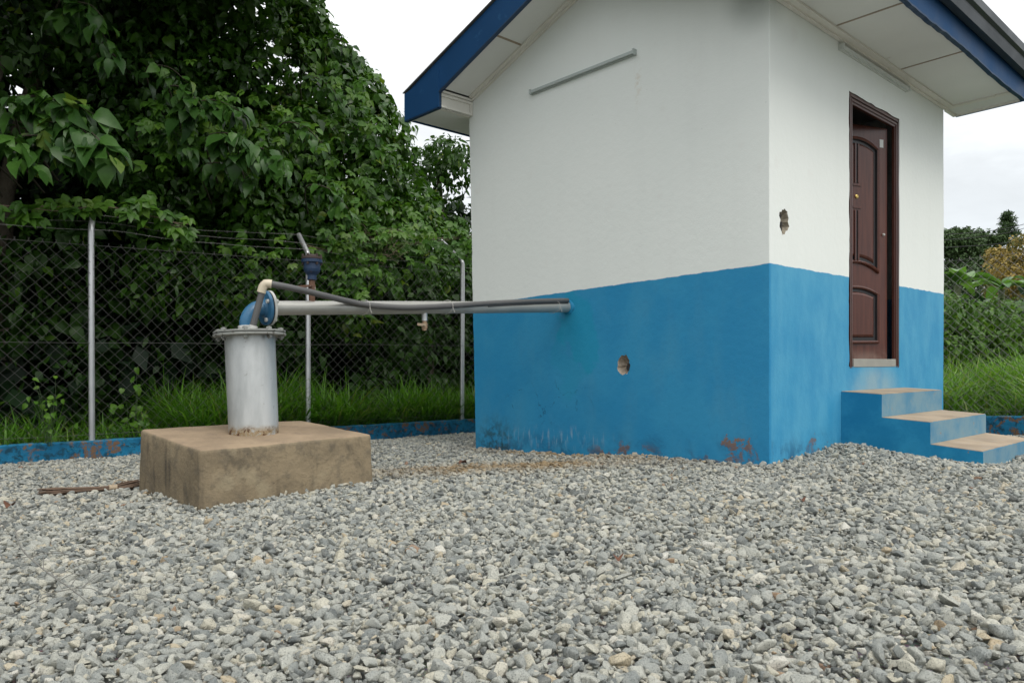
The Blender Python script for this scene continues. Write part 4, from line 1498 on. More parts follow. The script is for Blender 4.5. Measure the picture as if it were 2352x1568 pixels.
blA, coA = [], []
for kk in np.arange(-0.5, 9.6, 0.4):
    for zz in (0.0, 0.4, 0.8, 1.2, 1.6):
        coA.append(leafy(fp(kk, 4.5, zz), (0.4, 0.3, 0.4), 50, 0.30, 0.45, inner=0.1, back=0.0))
for kk in np.arange(-7.5, 8.6, 0.5):
    for zz in np.arange(0.2, 4.6, 0.5):
        if kk > 4.4 and zz > 2.4:
            continue
        coA.append(leafy(fp(kk + random.uniform(-.2, .2), 3.9 + random.uniform(-0.2, 0.3), zz + random.uniform(-.2, .2)), (0.45, 0.3, 0.45), 46, 0.30, 0.50, inner=0.1, back=0.0))
MIXA = [(0.45, T_OVATE), (0.3, T_WIDE), (0.25, T_LONG)]
MIXB = [(0.30, T_HEART), (0.35, T_WIDE), (0.25, T_OVATE), (0.10, T_LONG)]
for i in range(44):
    k = random.uniform(-4.0, 1.5)
    z = random.uniform(2.0, 6.0)
    wd = 2.2 + random.uniform(-0.5, 0.6) - 0.10 * max(0, z - 4.0)
    r = random.uniform(0.4, 0.9)
    blA.append(leafy(fp(k, wd, z), (r, r * 0.9, r * 0.8), 170, 0.08, 0.17, lo=0.0, hi=0.4))  # low tints put the deep shade into the leaf colour
for i in range(75):                     # unseen canopy over the fence, above the frame, added to shade the left
    k = random.uniform(-6.0, 3.0)
    wd = random.uniform(-1.6, 2.4) if k < 1.5 else random.uniform(-0.6, 2.4)
    z = max(5.2, 0.53 + 0.494 * (6.8 + 0.589 * k + 0.808 * wd) + 0.75) + random.uniform(0, 1.2)
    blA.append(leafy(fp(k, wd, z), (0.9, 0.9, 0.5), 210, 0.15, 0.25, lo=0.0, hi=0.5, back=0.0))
for i in range(34):                     # unseen trees left of the frame, added to block sky light
    k = random.uniform(-10.0, -4.5)
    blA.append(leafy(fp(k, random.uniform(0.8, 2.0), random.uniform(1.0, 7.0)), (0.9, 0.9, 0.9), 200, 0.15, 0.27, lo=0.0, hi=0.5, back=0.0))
for i in range(95):
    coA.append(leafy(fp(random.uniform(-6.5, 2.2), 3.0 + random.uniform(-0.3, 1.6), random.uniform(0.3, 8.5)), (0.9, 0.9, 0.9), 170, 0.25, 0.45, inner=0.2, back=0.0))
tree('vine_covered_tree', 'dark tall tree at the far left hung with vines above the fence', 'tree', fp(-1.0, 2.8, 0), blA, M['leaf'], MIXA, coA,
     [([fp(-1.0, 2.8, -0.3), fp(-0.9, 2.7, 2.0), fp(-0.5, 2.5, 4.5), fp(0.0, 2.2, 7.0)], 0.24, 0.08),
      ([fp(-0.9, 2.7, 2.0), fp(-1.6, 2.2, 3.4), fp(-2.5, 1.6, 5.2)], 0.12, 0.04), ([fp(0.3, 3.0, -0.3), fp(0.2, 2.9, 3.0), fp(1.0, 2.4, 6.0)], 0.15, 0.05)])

# --- middle: bright vine mass against the sky
blB, coB = [], []
for i in range(120):
    k = random.uniform(1.2, 4.95)
    top = zmax_b(k)
    r = random.uniform(0.28, 0.62)
    z = random.uniform(1.3, max(1.5, top - r * 0.85))
    sh = max(0.0, (z / top - 0.35))
    wd = 1.5 + 0.7 * sh + random.uniform(-0.35, 0.35) + (0.35 if k < 2.2 else 0)
    bright = min(1.0, max(0, (k - 1.2) / 2.2))  # tint lightens along the fence: sky light from the right put into colour
    blB.append(leafy(fp(k, wd, z), (r, r, r * 0.9), int(190 + 560 * r), 0.07, 0.145, lo=0.30 * bright, hi=0.45 + 0.7 * bright))
for i in range(26):
    k = random.uniform(3.2, 4.75)
    top = zmax_b(k)
    r = random.uniform(0.2, 0.34)
    blB.append(leafy(fp(k, 2.0 + random.uniform(-0.3, 0.4), top - r * random.uniform(0.8, 1.3)), (r, r, r), 150, 0.08, 0.15, lo=0.4, hi=0.9))
for i in range(70):
    k = random.uniform(1.2, 4.5)
    top = zmax_b(k + 0.25)
    coB.append(leafy(fp(k, 2.5 + random.uniform(-0.2, 1.2), random.uniform(0.4, max(0.6, top - 0.75))), (0.6, 0.6, 0.6), 130, 0.18, 0.34, inner=0.2, back=0.0))
tree('vine_covered_tree', 'broad leafy tree draped in glossy vines, outlined against the sky left of the roof', 'tree', fp(3.0, 2.6, 0), blB, M['glossy'], MIXB, coB,
     [([fp(3.0, 2.6, -0.3), fp(3.0, 2.5, 1.8), fp(3.2, 2.3, 3.4), fp(3.4, 2.2, 4.8)], 0.2, 0.05), ([fp(3.0, 2.5, 1.8), fp(2.2, 2.4, 3.4), fp(1.8, 2.2, 5.4)], 0.13, 0.04)])

# --- right of it: smaller looser tree beside the house
blC, coC = [], []
for i in range(80):
    k = random.uniform(5.15, 7.8) if i % 4 else random.uniform(4.85, 5.3)
    r = random.uniform(0.22, 0.5)
    top = float(np.interp(k, [4.9, 5.25, 5.5, 5.8, 6.3, 7.6], [3.3, 3.75, 4.25, 4.55, 4.6, 4.4]))
    z = random.uniform(1.2, top - r * 0.8)
    blC.append(leafy(fp(k, 2.6 + random.uniform(-0.6, 0.7), z), (r, r, r * 0.85), int(120 + 350 * r), 0.07, 0.14, lo=0.1, hi=0.8))
for i in range(36):
    k = random.uniform(5.0, 8.0)
    coC.append(leafy(fp(k, 3.5 + random.uniform(-0.2, 0.9), random.uniform(0.3, 2.9) + (0.9 if k > 5.9 else 0)), (0.55, 0.55, 0.55), 120, 0.16, 0.3, inner=0.2, back=0.0))
tree('small_tree', 'smaller leafy tree between the vine mass and the house wall, sky showing through', 'tree', fp(6.0, 3.0, 0), blC, M['leaf'], MIXA, coC,
     [([fp(6.0, 3.0, -0.3), fp(5.95, 2.9, 1.5), fp(6.1, 2.8, 3.0), fp(6.0, 2.7, 4.2)], 0.12, 0.03), ([fp(5.95, 2.9, 1.5), fp(5.5, 2.8, 2.6), fp(5.4, 2.7, 3.6)], 0.07, 0.02)])


# --- large drooping leaves near the fence
def spray(p0, p1, n, smin, smax, spread=0.11, hi=0.85):
    """leaves hanging in overlapping tiers from a drooping branch"""
    p0, p1 = np.array(p0), np.array(p1)
    L = np.linalg.norm(p1 - p0)
    t = rng.random(n) ** 0.7
    arc = np.zeros((n, 3))
    arc[:, 2] = 0.30 * np.sin(np.pi * t) * L * 0.6
    az = rng.uniform(-1.9, 1.9, n) - math.pi / 2 + 0.3          # mostly towards the yard
    hd = np.stack([np.cos(az), np.sin(az), np.zeros(n)], 1)
    drop = rng.random(n)
    pos = p0 + (p1 - p0) * t[:, None] + arc + hd * rng.uniform(0.0, spread, n)[:, None]
    pos[:, 2] -= drop * spread * 1.3
    nrm = hd * (0.35 + 0.7 * drop[:, None]) + np.array([0.05, -0.15, 0.75]) + rng.normal(size=(n, 3)) * 0.30
    tip = hd * 0.65 + np.array([0, 0, -1.0]) * (0.35 + 0.9 * drop[:, None]) + (p1 - p0) / L * 0.5 * t[:, None] + rng.normal(size=(n, 3)) * 0.34
    size = rng.uniform(smin, smax, n) * rng.uniform(0.6, 1.08, n) * (1.05 - 0.25 * t)
    tint = np.clip(rng.beta(2.4, 2.4, n) * hi + 0.15 * t - 0.15 * drop, 0, 0.92)
    tint[rng.random(n) < 0.03] = 0.96
    return pos, tip, nrm, size, tint


sprays = [
    (P(-80, 290, 7.0), P(120, 232, 6.95), 50, 0.17, 0.25), (P(30, 268, 7.0), P(215, 262, 6.8), 46, 0.17, 0.26), (P(60, 300, 7.0), P(245, 345, 6.7), 50, 0.18, 0.28), (P(20, 330, 7.0), P(200, 372, 6.75), 40, 0.18, 0.27),
    (P(-60, 320, 6.9), P(80, 370, 6.7), 36, 0.17, 0.26), (P(150, 300, 6.9), P(262, 372, 6.6), 30, 0.19, 0.30),
    (P(180, 40, 7.8), P(135, 45, 7.6), 18, 0.16, 0.23), (P(160, 22, 7.7), P(240, 45, 7.5), 26, 0.16, 0.24), (P(200, 60, 7.9), P(258, 130, 7.6), 26, 0.14, 0.23),
    (P(330, 165, 8.1), P(430, 190, 7.9), 30, 0.11, 0.17), (P(385, 205, 8.0), P(470, 255, 7.8), 30, 0.12, 0.18),
    (P(410, 262, 8.0), P(550, 255, 7.8), 50, 0.14, 0.22), (P(470, 318, 7.9), P(600, 355, 7.7), 52, 0.14, 0.22), (P(545, 345, 7.9), P(665, 398, 7.6), 52, 0.15, 0.24),
    (P(310, 300, 8.3), P(450, 350, 8.0), 40, 0.12, 0.18), (P(460, 385, 8.1), P(590, 425, 7.9), 30, 0.13, 0.19),
    (P(640, 290, 8.6), P(740, 330, 8.4), 34, 0.12, 0.18), (P(690, 180, 9.2), P(790, 240, 9.0), 40, 0.12, 0.19), (P(745, 100, 9.6), P(820, 130, 9.3), 40, 0.13, 0.2), (P(700, 430, 8.6), P(800, 480, 8.4), 36, 0.11, 0.17),
    (P(790, 300, 9.3), P(880, 350, 9.1), 34, 0.11, 0.17),
]
cl_ = merge_cloud([spray(*s) for s in sprays])
big = thing('large_leaved_tree', 'tree with big drooping heart-shaped leaves reaching over the fence at left', 'tree', fp(-0.3, 2.0, 0))
scatter('crown', cl_[0], cl_[1], cl_[2], cl_[3], [(0.75, T_WIDE), (0.25, T_HEART)], M['bigleaf'], cl_[4], big)
mb = MB()
t0 = Vector(fp(-0.3, 2.0, -0.3))
t1 = Vector(fp(-0.2, 1.9, 2.6))
mb.tube(spline([t0, t0.lerp(t1, 0.5) + Vector((0.05, 0, 0)), t1, Vector(fp(0.1, 1.8, 4.2))], 4), [0.09 - 0.003 * i for i in range(13)], 8)
mb.build('trunk', M['bark'], big)
for s in sprays:
    mb = MB()
    a, b = Vector(s[0]), Vector(s[1])
    mid = a.lerp(b, 0.55) + Vector((0, 0, 0.12 * (b - a).length + 0.04))
    pts = spline([a - (b - a) * 0.5 + Vector((0, 1.1, -0.25)), a + Vector((0, 0.03, 0)), mid, b], 4)
    mb.tube(pts, [0.011 - 0.0007 * i for i in range(len(pts))], 5)
    mb.build('branch', M['darkbark'], big)

# --- creepers along the barbed wire, compound leaves
def creeper(label, spots, smin, smax, path):
    t = thing('creeper', label, 'climbing plant', path[0])
    pos, tip, nrm, size, tint = [], [], [], [], []
    for (c, n, sp_) in spots:
        for _ in range(n):
            p = np.array(c) + rng.normal(size=3) * np.array(sp_)
            facing = np.array([0.15, -0.7, 0.75]) + rng.normal(size=3) * 0.3
            facing /= np.linalg.norm(facing)
            main = np.array([rng.normal() * 0.7, -0.4, -0.5])
            main -= facing * main.dot(facing)
            main /= np.linalg.norm(main)
            sdv = np.cross(facing, main)
            s = rng.uniform(smin, smax)
            tn = rng.beta(2.4, 2.2)
            for an in (-1.5, -0.75, 0, 0.75, 1.5)[(0 if rng.random() < 0.6 else 1):(5 if rng.random() < 0.6 else 4)]:
                pos.append(p)
                tip.append(main * math.cos(an) + sdv * math.sin(an))
                nrm.append(facing + rng.normal(size=3) * 0.15)
                size.append(s * (1 - 0.12 * abs(an)))
                tint.append(min(1, tn * rng.uniform(0.8, 1.15)))
    scatter('leaves', np.array(pos), np.array(tip), np.array(nrm), np.array(size), T_OVATE, M['creeper'], np.array(tint), t, wid=np.full(len(pos), 1.15))
    mb = MB()
    for off in range(3):
        pts = spline([Vector(p) + Vector((0, 0.03 * off, 0.03 * random.uniform(-1, 1))) for p in path], 4)
        mb.tube(pts, 0.004, 5)
    mb.build('stem', M['twig'], t)


lp = [P(-30, 470, 6.9), P(60, 475, 7.0), P(150, 478, 7.15), P(230, 470, 7.3), P(310, 485, 7.5), P(370, 505, 7.6), P(430, 520, 7.7)]
creeper('five-leaved creeper along the barbed wire above the left fence post', [(p, 9, (0.13, 0.06, 0.05)) for p in lp[:4]] + [(lp[4], 9, (0.10, 0.05, 0.05)), (P(325, 470, 7.5), 4, (0.05, 0.05, 0.05)), (lp[5], 6, (0.08, 0.05, 0.05)), (lp[6], 6, (0.06, 0.05, 0.05))], 0.10, 0.15, lp)
rp = [P(690, 560, 8.5), P(760, 575, 8.7), P(830, 590, 8.9), P(900, 570, 9.2), P(980, 555, 9.4), P(1070, 545, 9.7), P(1110, 540, 9.8)]
creeper('dense bright creeper tumbling over the wire between the air valve and the house',
        [(P(752 + 14 * i, 540 + random.uniform(-15, 45), 8.6 + 0.048 * i), 7, (0.10, 0.10, 0.10)) for i in range(26)]
        + [(P(790 + 10 * i, 610 + random.uniform(-10, 20), 8.8 + 0.03 * i), 4, (0.10, 0.08, 0.10)) for i in range(12)]
        + [(P(745 + 9 * i, 620 + random.uniform(-15, 60), 8.8), 4, (0.10, 0.10, 0.10)) for i in range(10)]
        + [(P(540 + 16 * i, 560 + random.uniform(-10, 60), 8.6), 3, (0.10, 0.10, 0.12)) for i in range(8)], 0.075, 0.12, rp)
vp = [P(330, 340, 9.6), P(420, 320, 9.6), P(520, 300, 9.7), P(640, 260, 10.2), P(760, 230, 10.6)]
creeper('five-leaved vine hanging down the middle of the dark leafy tree mass above the mesh',
        [(P(330 + 9 * i, 260 + random.uniform(-20, 110), 8.15), 3, (0.10, 0.08, 0.12)) for i in range(22)]
        + [(P(600 + 11 * i, 240 + 10 * i + random.uniform(-60, 60), 8.5 + 0.04 * i), 4, (0.12, 0.10, 0.14)) for i in range(26)]
        + [(P(720 + 8 * i, 160 + 8 * i + random.uniform(-60, 60), 9.2), 3, (0.12, 0.10, 0.14)) for i in range(22)], 0.09, 0.14, vp)
# tangle of dry stems on the wire
mb = MB()
for i in range(60):
    c = P(random.uniform(800, 920), random.uniform(530, 600), 9.0)
    d = Vector((random.uniform(-1, 1), random.uniform(-.3, .3), random.uniform(-0.5, 0.5))) * 0.22
    mb.tube(spline([c - d, c + Vector((0, 0, random.uniform(-.08, .08))), c + d], 4), 0.0022, 4, False)
tag(mb.build('dry_vine', M['twig'], origin=P(860, 570, 9.0)), 'tangle of dry grey vine stems caught on the barbed wire', 'dead vine')

# --- undergrowth behind the mesh
un = []
for i in range(110):
    k = random.uniform(-3.5, 8.0)
    z = random.uniform(0.1, 2.3)
    r = random.uniform(0.25, 0.5)
    un.append(leafy(fp(k, random.uniform(0.9, 1.9) + (0.5 if k < 2.5 else 0), z), (r, r, r), int(60 + 60 * (k > 2.5)), 0.08, 0.15, lo=0.0, hi=0.5))
for i in range(90):
    k = random.uniform(-4.5, 8.4)
    un.append(leafy(fp(k, random.uniform(2.3, 3.8), random.uniform(0.1, 2.6)), (0.6, 0.6, 0.6), 90, 0.16, 0.3, lo=0, hi=0.1, inner=0.2, back=0.0))
cl_ = merge_cloud(un)
tag(scatter('undergrowth', cl_[0], cl_[1], cl_[2], cl_[3], MIXB, M['leaf'], cl_[4] * 0.85, origin=fp(2, 1.5, 0)), 'dark tangle of low vines behind the chain link', 'undergrowth', kind='stuff')


# --- grass
def grass(name, label, pts, hgts, mat, segs=7, lean=0.85, wscale=1.0, origin=(0, 0, 0), lo=0.0):
    n = len(pts)
    pts = np.array(pts)
    hgts = np.array(hgts)
    az = rng.uniform(0, 2 * math.pi, n)
    d = np.stack([np.cos(az), np.sin(az), np.zeros(n)], 1)
    sdv = np.stack([-np.sin(az), np.cos(az), np.zeros(n)], 1)
    ln = rng.uniform(0.15, 1.0, n) * lean * 1.5
    w_ = rng.uniform(0.004, 0.0085, n) * wscale
    ts = np.linspace(0, 1, segs)
    V = np.zeros((n, segs, 2, 3))
    for j, t in enumerate(ts):
        c = pts + d * (ln * hgts * t ** 2)[:, None]
        c[:, 2] += hgts * (t - ln * 0.42 * t ** 2.6)
        ww = w_ * (1 - t ** 2) + 0.0006
        V[:, j, 0] = c + sdv * ww[:, None]
        V[:, j, 1] = c - sdv * ww[:, None]
    base = np.arange(n)[:, None, None] * (segs * 2)
    q = np.array([[2 * j, 2 * j + 1, 2 * j + 3, 2 * j + 2] for j in range(segs - 1)])
    f = (base + q[None]).reshape(-1)
    tint = np.clip(rng.beta(2.2, 2.2, n) + lo, 0, 0.93)
    tint[rng.random(n) < 0.05] = 1.0
    return tag(np_mesh(name, V.reshape(-1, 3), f, np.full(len(f) // 4, 4), mat, {'tint': np.repeat(tint, segs * 2)}, True, origin=origin), label, 'grass', kind='stuff')


gp, gh_ = [], []
while len(gp) < 27000:
    k = random.uniform(-3.5, 8.4)
    dens = 0.30 if k < 1.6 else 1.0
    if random.random() > dens:
        continue
    wd = 0.12 + 1.6 * random.random() ** 1.3
    cl = noise.noise(Vector((k * 1.7, wd * 1.7, 3)))
    if cl < -0.25 and random.random() < 0.7:
        continue
    gp.append(fp(k, wd, -0.05))
    base_h = 0.80 if k > 3 else (1.0 if k > 1.6 else 0.52)
    gh_.append(base_h * (0.75 + 0.6 * max(-0.3, cl)) * random.uniform(0.6, 1.25))
grass('grass', 'tall dark green grass growing behind the kerb of the vine covered fence', gp, gh_, M['grass'], wscale=1.6, origin=fp(2, 0.5, 0))
gp, gh_ = [], []
while len(gp) < 20000:
    k = random.uniform(-4.5, 3.5)
    wd = random.uniform(0.10, 3.2)
    gp.append(tuple(rfence_p(k, wd, -0.15 + 0.05 * wd)))
    cl = noise.noise(Vector((k * 1.3, wd * 1.3, 9)))
    gh_.append(0.74 * (0.85 + 0.6 * cl) * random.uniform(0.5, 1.3) + 0.08 * wd)
grass('grass', 'bright tall grass beyond the fence at the right', gp, gh_, M['grass_bright'], wscale=1.9, origin=tuple(rfence_p(0, 1, 0)), lo=0.1)

# few low broad-leaved weeds behind the left mesh
for i, (x, y, Y, s, lab) in enumerate(((110, 930, 6.95, 0.055, 'pale broad-leaved weed behind the mesh left of the first fence post'), (300, 945, 7.7, 0.075, 'round-leaved weed behind the mesh right of the first fence post'))):
    t = thing('weed', lab, 'weed', P(x, 1030, Y))
    n = 22
    c = np.array(P(x, y, Y))
    pos = c + rng.normal(size=(n, 3)) * np.array([0.10, 0.05, 0.15])
    nrm = np.array([0.1, -0.8, 0.6]) + rng.normal(size=(n, 3)) * 0.3
    tip = rng.normal(size=(n, 3)) * 0.5 + np.array([0, -0.2, -0.5])
    scatter('leaves', pos, tip, nrm, rng.uniform(s * 0.7, s * 1.2, n), T_HEART, M['creeper'], rng.uniform(0.4, 0.95, n), t)
    mb = MB()
    for p in pos[:12]:
        mb.tube(spline([P(x, 1025, Y) + Vector((random.uniform(-.05, .05), 0, 0)), P(x, 1035, Y).lerp(Vector(p), 0.6) + Vector((0.02, 0, 0.03)), Vector(p)], 3), 0.0018, 4, False)
    mb.build('stem', M['stem'], t)

# ------------------------------------------------------------------ right-hand background
bl = []
for i in range(60):
    x = random.uniform(2120, 2460)
    Y = random.uniform(12.0, 14.5)
    y = random.uniform(705, 850)
    r = random.uniform(0.25, 0.5)
    bl.append(leafy(tuple(P(x, y, Y)), (r, r, r * 0.8), 230, 0.07, 0.14, lo=0.0, hi=0.95))
co = [leafy(tuple(P(random.uniform(2080, 2520), random.uniform(740, 900), 15.3)), (0.7, 0.7, 0.7), 140, 0.22, 0.4, inner=0.2, back=0.0) for i in range(50)]
tree('shrub_thicket', 'vine covered thicket of shrubs behind the bright grass at right', 'shrub', tuple(P(2270, 930, 13.5)), bl, M['bright'], MIXB, co)

def banana(label, x, y, Y, n, seed, tall, leaf_len):
    t = thing('banana_plant', label, 'banana plant', tuple(P(x, 930, Y)))
    rr = random.Random(seed)
    top = P(x, y, Y)
    mb = MB()
    mb.tube([P(x, 940, Y), P(x, 940, Y).lerp(top, 0.5), top], [0.10, 0.085, 0.06], 10)
    mb.build('stem', simple('banana_stem', (0.12, 0.15, 0.06), 0.6), t)
    for i in range(n):
        az = 2 * math.pi * i / n + rr.uniform(-0.4, 0.4)
        L = leaf_len * rr.uniform(0.8, 1.15)
        el = rr.uniform(0.5, 1.15)
        vs, fs, tn = [], [], []
        d = Vector((math.cos(az), math.sin(az), 0))
        s = Vector((-math.sin(az), math.cos(az), 0))
        m = 12
        for j in range(m + 1):
            u = j / m
            c = top + d * (L * u * math.cos(el) + 0.25 * L * u * u) + Vector((0, 0, L * (u * math.sin(el) - 0.75 * u * u * (0.6 + 0.4 * math.cos(el)))))
            wd = 0.17 * L * math.sin(math.pi * min(1, u * 0.93 + 0.05)) ** 0.6 * (0.25 if u < 0.12 else 1)
            wd *= 1 - (0.10 if j % 3 == 0 else 0)
            up2 = Vector((0, 0, 0.35 * wd))
            vs += [c + s * wd + up2, c, c - s * wd + up2]
            if j:
                a, b = (j - 1) * 3, j * 3
                fs += [(a, a + 1, b + 1, b), (a + 1, a + 2, b + 2, b + 1)]
        lt = MB()
        lt.add(vs, fs, True)
        o = lt.build('leaf', M['banana'], t)
        at = o.data.attributes.new('tint', 'FLOAT', 'POINT')
        at.data.foreach_set('value', [rr.uniform(0.1, 0.9)] * len(vs))


banana('broad-leaved banana plant just right of the house wall', 2200, 655, 16.0, 11, 3, 2.0, 0.85)
banana('banana plant with ragged leaves under the yellow blossomed tree', 2300, 665, 16.5, 10, 9, 2.0, 0.8)

bl = []
for (x, y, r) in ((2185, 570, 2.2), (2215, 545, 1.5), (2240, 555, 1.8), (2255, 580, 2.0), (2200, 610, 2.4), (2285, 600, 2.0), (2160, 560, 2.0), (2235, 625, 2.4), (2220, 535, 1.0), (2190, 540, 1.2), (2270, 562, 1.0)):
    for j in range(6):
        rq = r * random.uniform(0.22, 0.6)
        bl.append(leafy(tuple(P(x + random.uniform(-26, 26), y + random.uniform(-14, 20), 60 + random.uniform(-2, 2))), (rq * 1.35, rq, rq * 0.7), int(900 * (rq / r) ** 1.5 * 1.6), 0.16, 0.34, lo=0.0, hi=0.9, hang=0.3, inner=0.35))
tree('far_tree', 'dark rounded tree on the skyline just right of the house wall', 'tree', tuple(P(2225, 880, 60)), bl, M['fartree'], T_OVATE, None,
     [([P(2225, 890, 60), P(2222, 700, 60), P(2218, 560, 60)], 0.45, 0.12)])
bl = []
for lv in range(9):
    yy = 488 + lv * 8.5
    half = 5 + lv * 3.2
    for j in range(4 + lv):
        uu = random.uniform(-1, 1)
        xx = 2315 + uu * half
        bl.append(leafy(tuple(P(xx, yy + abs(uu) * 6 + random.uniform(-1, 1), 95 + random.uniform(-1, 1))), (0.55, 0.55, 0.20), 110, 0.20, 0.40, lo=0.0, hi=0.6, hang=0.2))
tree('conifer', 'dark pointed conifer rising above the other trees at far right', 'tree', tuple(P(2315, 880, 95)), bl, M['fartree'], T_LONG, None,
     [([P(2315, 890, 95), P(2315, 700, 95), P(2315, 495, 95)], 0.4, 0.05)])
bl = []
for i in range(70):
    x = random.uniform(2283, 2470)
    top = 532 + max(0, 2335 - x) * 0.75
    y = random.uniform(top + 12, 690)
    yel = y < 660 and (i % 4 != 0)
    bl.append(leafy(tuple(P(x, y, 30 + random.uniform(-1.5, 1.5))), (0.42, 0.42, 0.34), 330, 0.07, 0.15, lo=0.6 if yel else 0.0, hi=1.0 if yel else 0.25, hang=0.3))
tree('flowering_tree', 'tree with yellow blossom at the right edge in front of the conifer', 'tree', tuple(P(2370, 890, 32)), bl, M['yellow'], T_OVATE, None,
     [([P(2370, 900, 32), P(2368, 760, 32), P(2360, 620, 32)], 0.3, 0.08)])
bl = []
for i in range(40):
    x = random.uniform(2100, 2560)
    bl.append(leafy(tuple(P(x, random.uniform(640, 720), random.uniform(38, 42))), (1.4, 1.2, 1.0), 520, 0.15, 0.30, lo=0.0, hi=0.7, hang=0.3))
tree('hedge', 'green bushy hedge far behind the banana plants', 'hedge', tuple(P(2300, 900, 40)), bl, M['fartree'], T_OVATE, None)
for (ya, yb, yc, lab) in ((552, 541, 514, 'highest overhead cable crossing in front of the far trees'), (569, 560, 541, 'lowest overhead cable crossing in front of the far trees'), (540, 531, 505, 'thin middle overhead cable crossing the sky by the conifer')):
    mb = MB()
    pts = [P(1900, ya + 14, 36), P(2160, ya, 34), P(2300, (ya + yc) / 2 + 4, 33), P(2400, yc - 2, 32), P(2700, yc - 70, 30)]
    mb.tube(spline(pts, 6), 0.012, 5)
    tag(mb.build('overhead_cable', M['cable'], origin=P(2250, ya, 34)), lab, 'cable', 'overhead cables at the right')

# ------------------------------------------------------------------ small things on the gravel
bt = thing('hand_broom', 'bundle of brown broom sticks tied with raffia, lying on gravel by the block', 'broom', P(207, 1140, 4.42))
b0, b1 = P(95, 1142, 4.32), P(330, 1117, 4.66)
for p in (b0, b1):
    p.z = hg(p.x, p.y) + S * p.x + 0.035
bd = (b1 - b0).normalized()
bs = bd.cross(zax).normalized()
mb = MB()
rr = random.Random(5)
for i in range(70):
    an, rad = rr.uniform(0, 6.28), math.sqrt(rr.random())
    w0, w1, wm = 0.030, 0.034, 0.016
    off = lambda wv: bs * math.cos(an) * rad * wv * 1.35 + zax * math.sin(an) * rad * wv * 0.8
    s0, s1 = rr.uniform(-0.02, 0.10), rr.uniform(-0.12, 0.02)
    pts = [b0 + bd * s0 + off(w0), b0.lerp(b1, 0.35) + off(wm * 1.25), b0.lerp(b1, 0.66) + off(wm), b1 + bd * s1 + off(w1) + zax * 0.012]
    mb.tube(spline(pts, 3), 0.0026, 5)
mb.build('broom_sticks', M['straw'], bt)
mb = MB()
c = b0.lerp(b1, 0.68)
for i in range(7):
    pts = []
    for k in range(17):
        an = 2 * math.pi * k / 16
        pts.append(c + bd * (0.006 * i - 0.02 + 0.003 * math.sin(an)) + bs * 0.026 * math.cos(an) + zax * 0.017 * math.sin(an))
    mb.tube(pts, 0.0042, 5)
mb.tube(spline([c + zax * 0.02, c + bd * 0.03 + zax * 0.045, c + bd * 0.08 + zax * 0.03], 4), 0.0035, 5)
mb.build('binding', M['bind'], bt)

# dry twigs at left foreground
def twig(label, pts, r, subs, mat):
    pts3 = []
    for (x, y) in pts:
        Y = H * F / (y - (Y0 - S * (x - CX)))
        q = P(x, y, Y)
        q.z += 0.03
        pts3.append(q)
    mb = MB()
    sp_ = spline(pts3, 5)
    mb.tube(sp_, [r * (1 - 0.6 * i / len(sp_)) for i in range(len(sp_))], 6)
    rr = random.Random(int(pts[0][1]))
    for i in range(subs):
        b = sp_[rr.randrange(2, len(sp_) - 1)]
        d = Vector((rr.uniform(-1, 1), rr.uniform(-0.8, 0.8), rr.uniform(-0.05, 0.3))) * rr.uniform(0.08, 0.22)
        mb.tube(spline([b, b + d * 0.6 + Vector((0, 0, 0.012)), b + d], 3), r * 0.45, 4)
    tag(mb.build('dry_twig', mat, origin=pts3[0]), label, 'twig')


TW = simple('grey_twig', (0.20, 0.195, 0.175), 0.9, 0.2, 20)
twig('thin dark dry twig arching over the gravel at the left edge', [(-30, 1250), (20, 1215), (60, 1182), (110, 1160)], 0.0026, 3, TW)
twig('long pale forked dry twig on the gravel below the broom', [(35, 1235), (50, 1280), (100, 1330), (160, 1375), (215, 1420)], 0.0028, 4, TW)
twig('spindly dark dry twig lying flat in the left foreground', [(-20, 1310), (60, 1300), (130, 1290), (200, 1310), (260, 1330)], 0.0018, 4, TW)
twig('fine branching twig low in the left foreground', [(60, 1420), (130, 1385), (200, 1375), (250, 1390), (330, 1365)], 0.0017, 6, TW)

def dead_leaf(label, x, y, s, seed):
    rr = random.Random(seed)
    Y = H * F / (y - (Y0 - S * (x - CX)))
    q = P(x, y, Y)
    q.z = hg(q.x, q.y) + S * q.x + 0.035
    n = 5
    vs, fs = [], []
    az = rr.uniform(0, 6.28)
    d = Vector((math.cos(az), math.sin(az), 0))
    sd_ = Vector((-math.sin(az), math.cos(az), 0))
    for j in range(n + 1):
        u = j / n
        wd = 0.32 * s * math.sin(math.pi * (0.08 + 0.88 * u))
        c = q + d * s * (u - 0.5) + Vector((0, 0, 0.12 * s * math.sin(math.pi * u)))
        vs += [c + sd_ * wd + Vector((0, 0, wd * 0.7)), c, c - sd_ * wd + Vector((0, 0, wd * 0.9))]
        if j:
            a, b = (j - 1) * 3, j * 3
            fs += [(a, a + 1, b + 1, b), (a + 1, a + 2, b + 2, b + 1)]
    mb = MB()
    mb.add(vs, fs, True)
    tag(mb.build('dead_leaf', M['deadleaf'], origin=q), label, 'dead leaf')


dead_leaf('curled brown dead leaf on the tan gravel between block and house', 1063, 1071, 0.07, 1)
dead_leaf('small dark brown dead leaf on the mid gravel right of centre', 1842, 1169, 0.045, 3)
dead_leaf('shrivelled brown dead leaf on the gravel in the middle of the yard', 1420, 1296, 0.05, 4)
dead_leaf('thin brown dead leaf on the gravel at the left edge below the broom', 22, 1181, 0.08, 6)

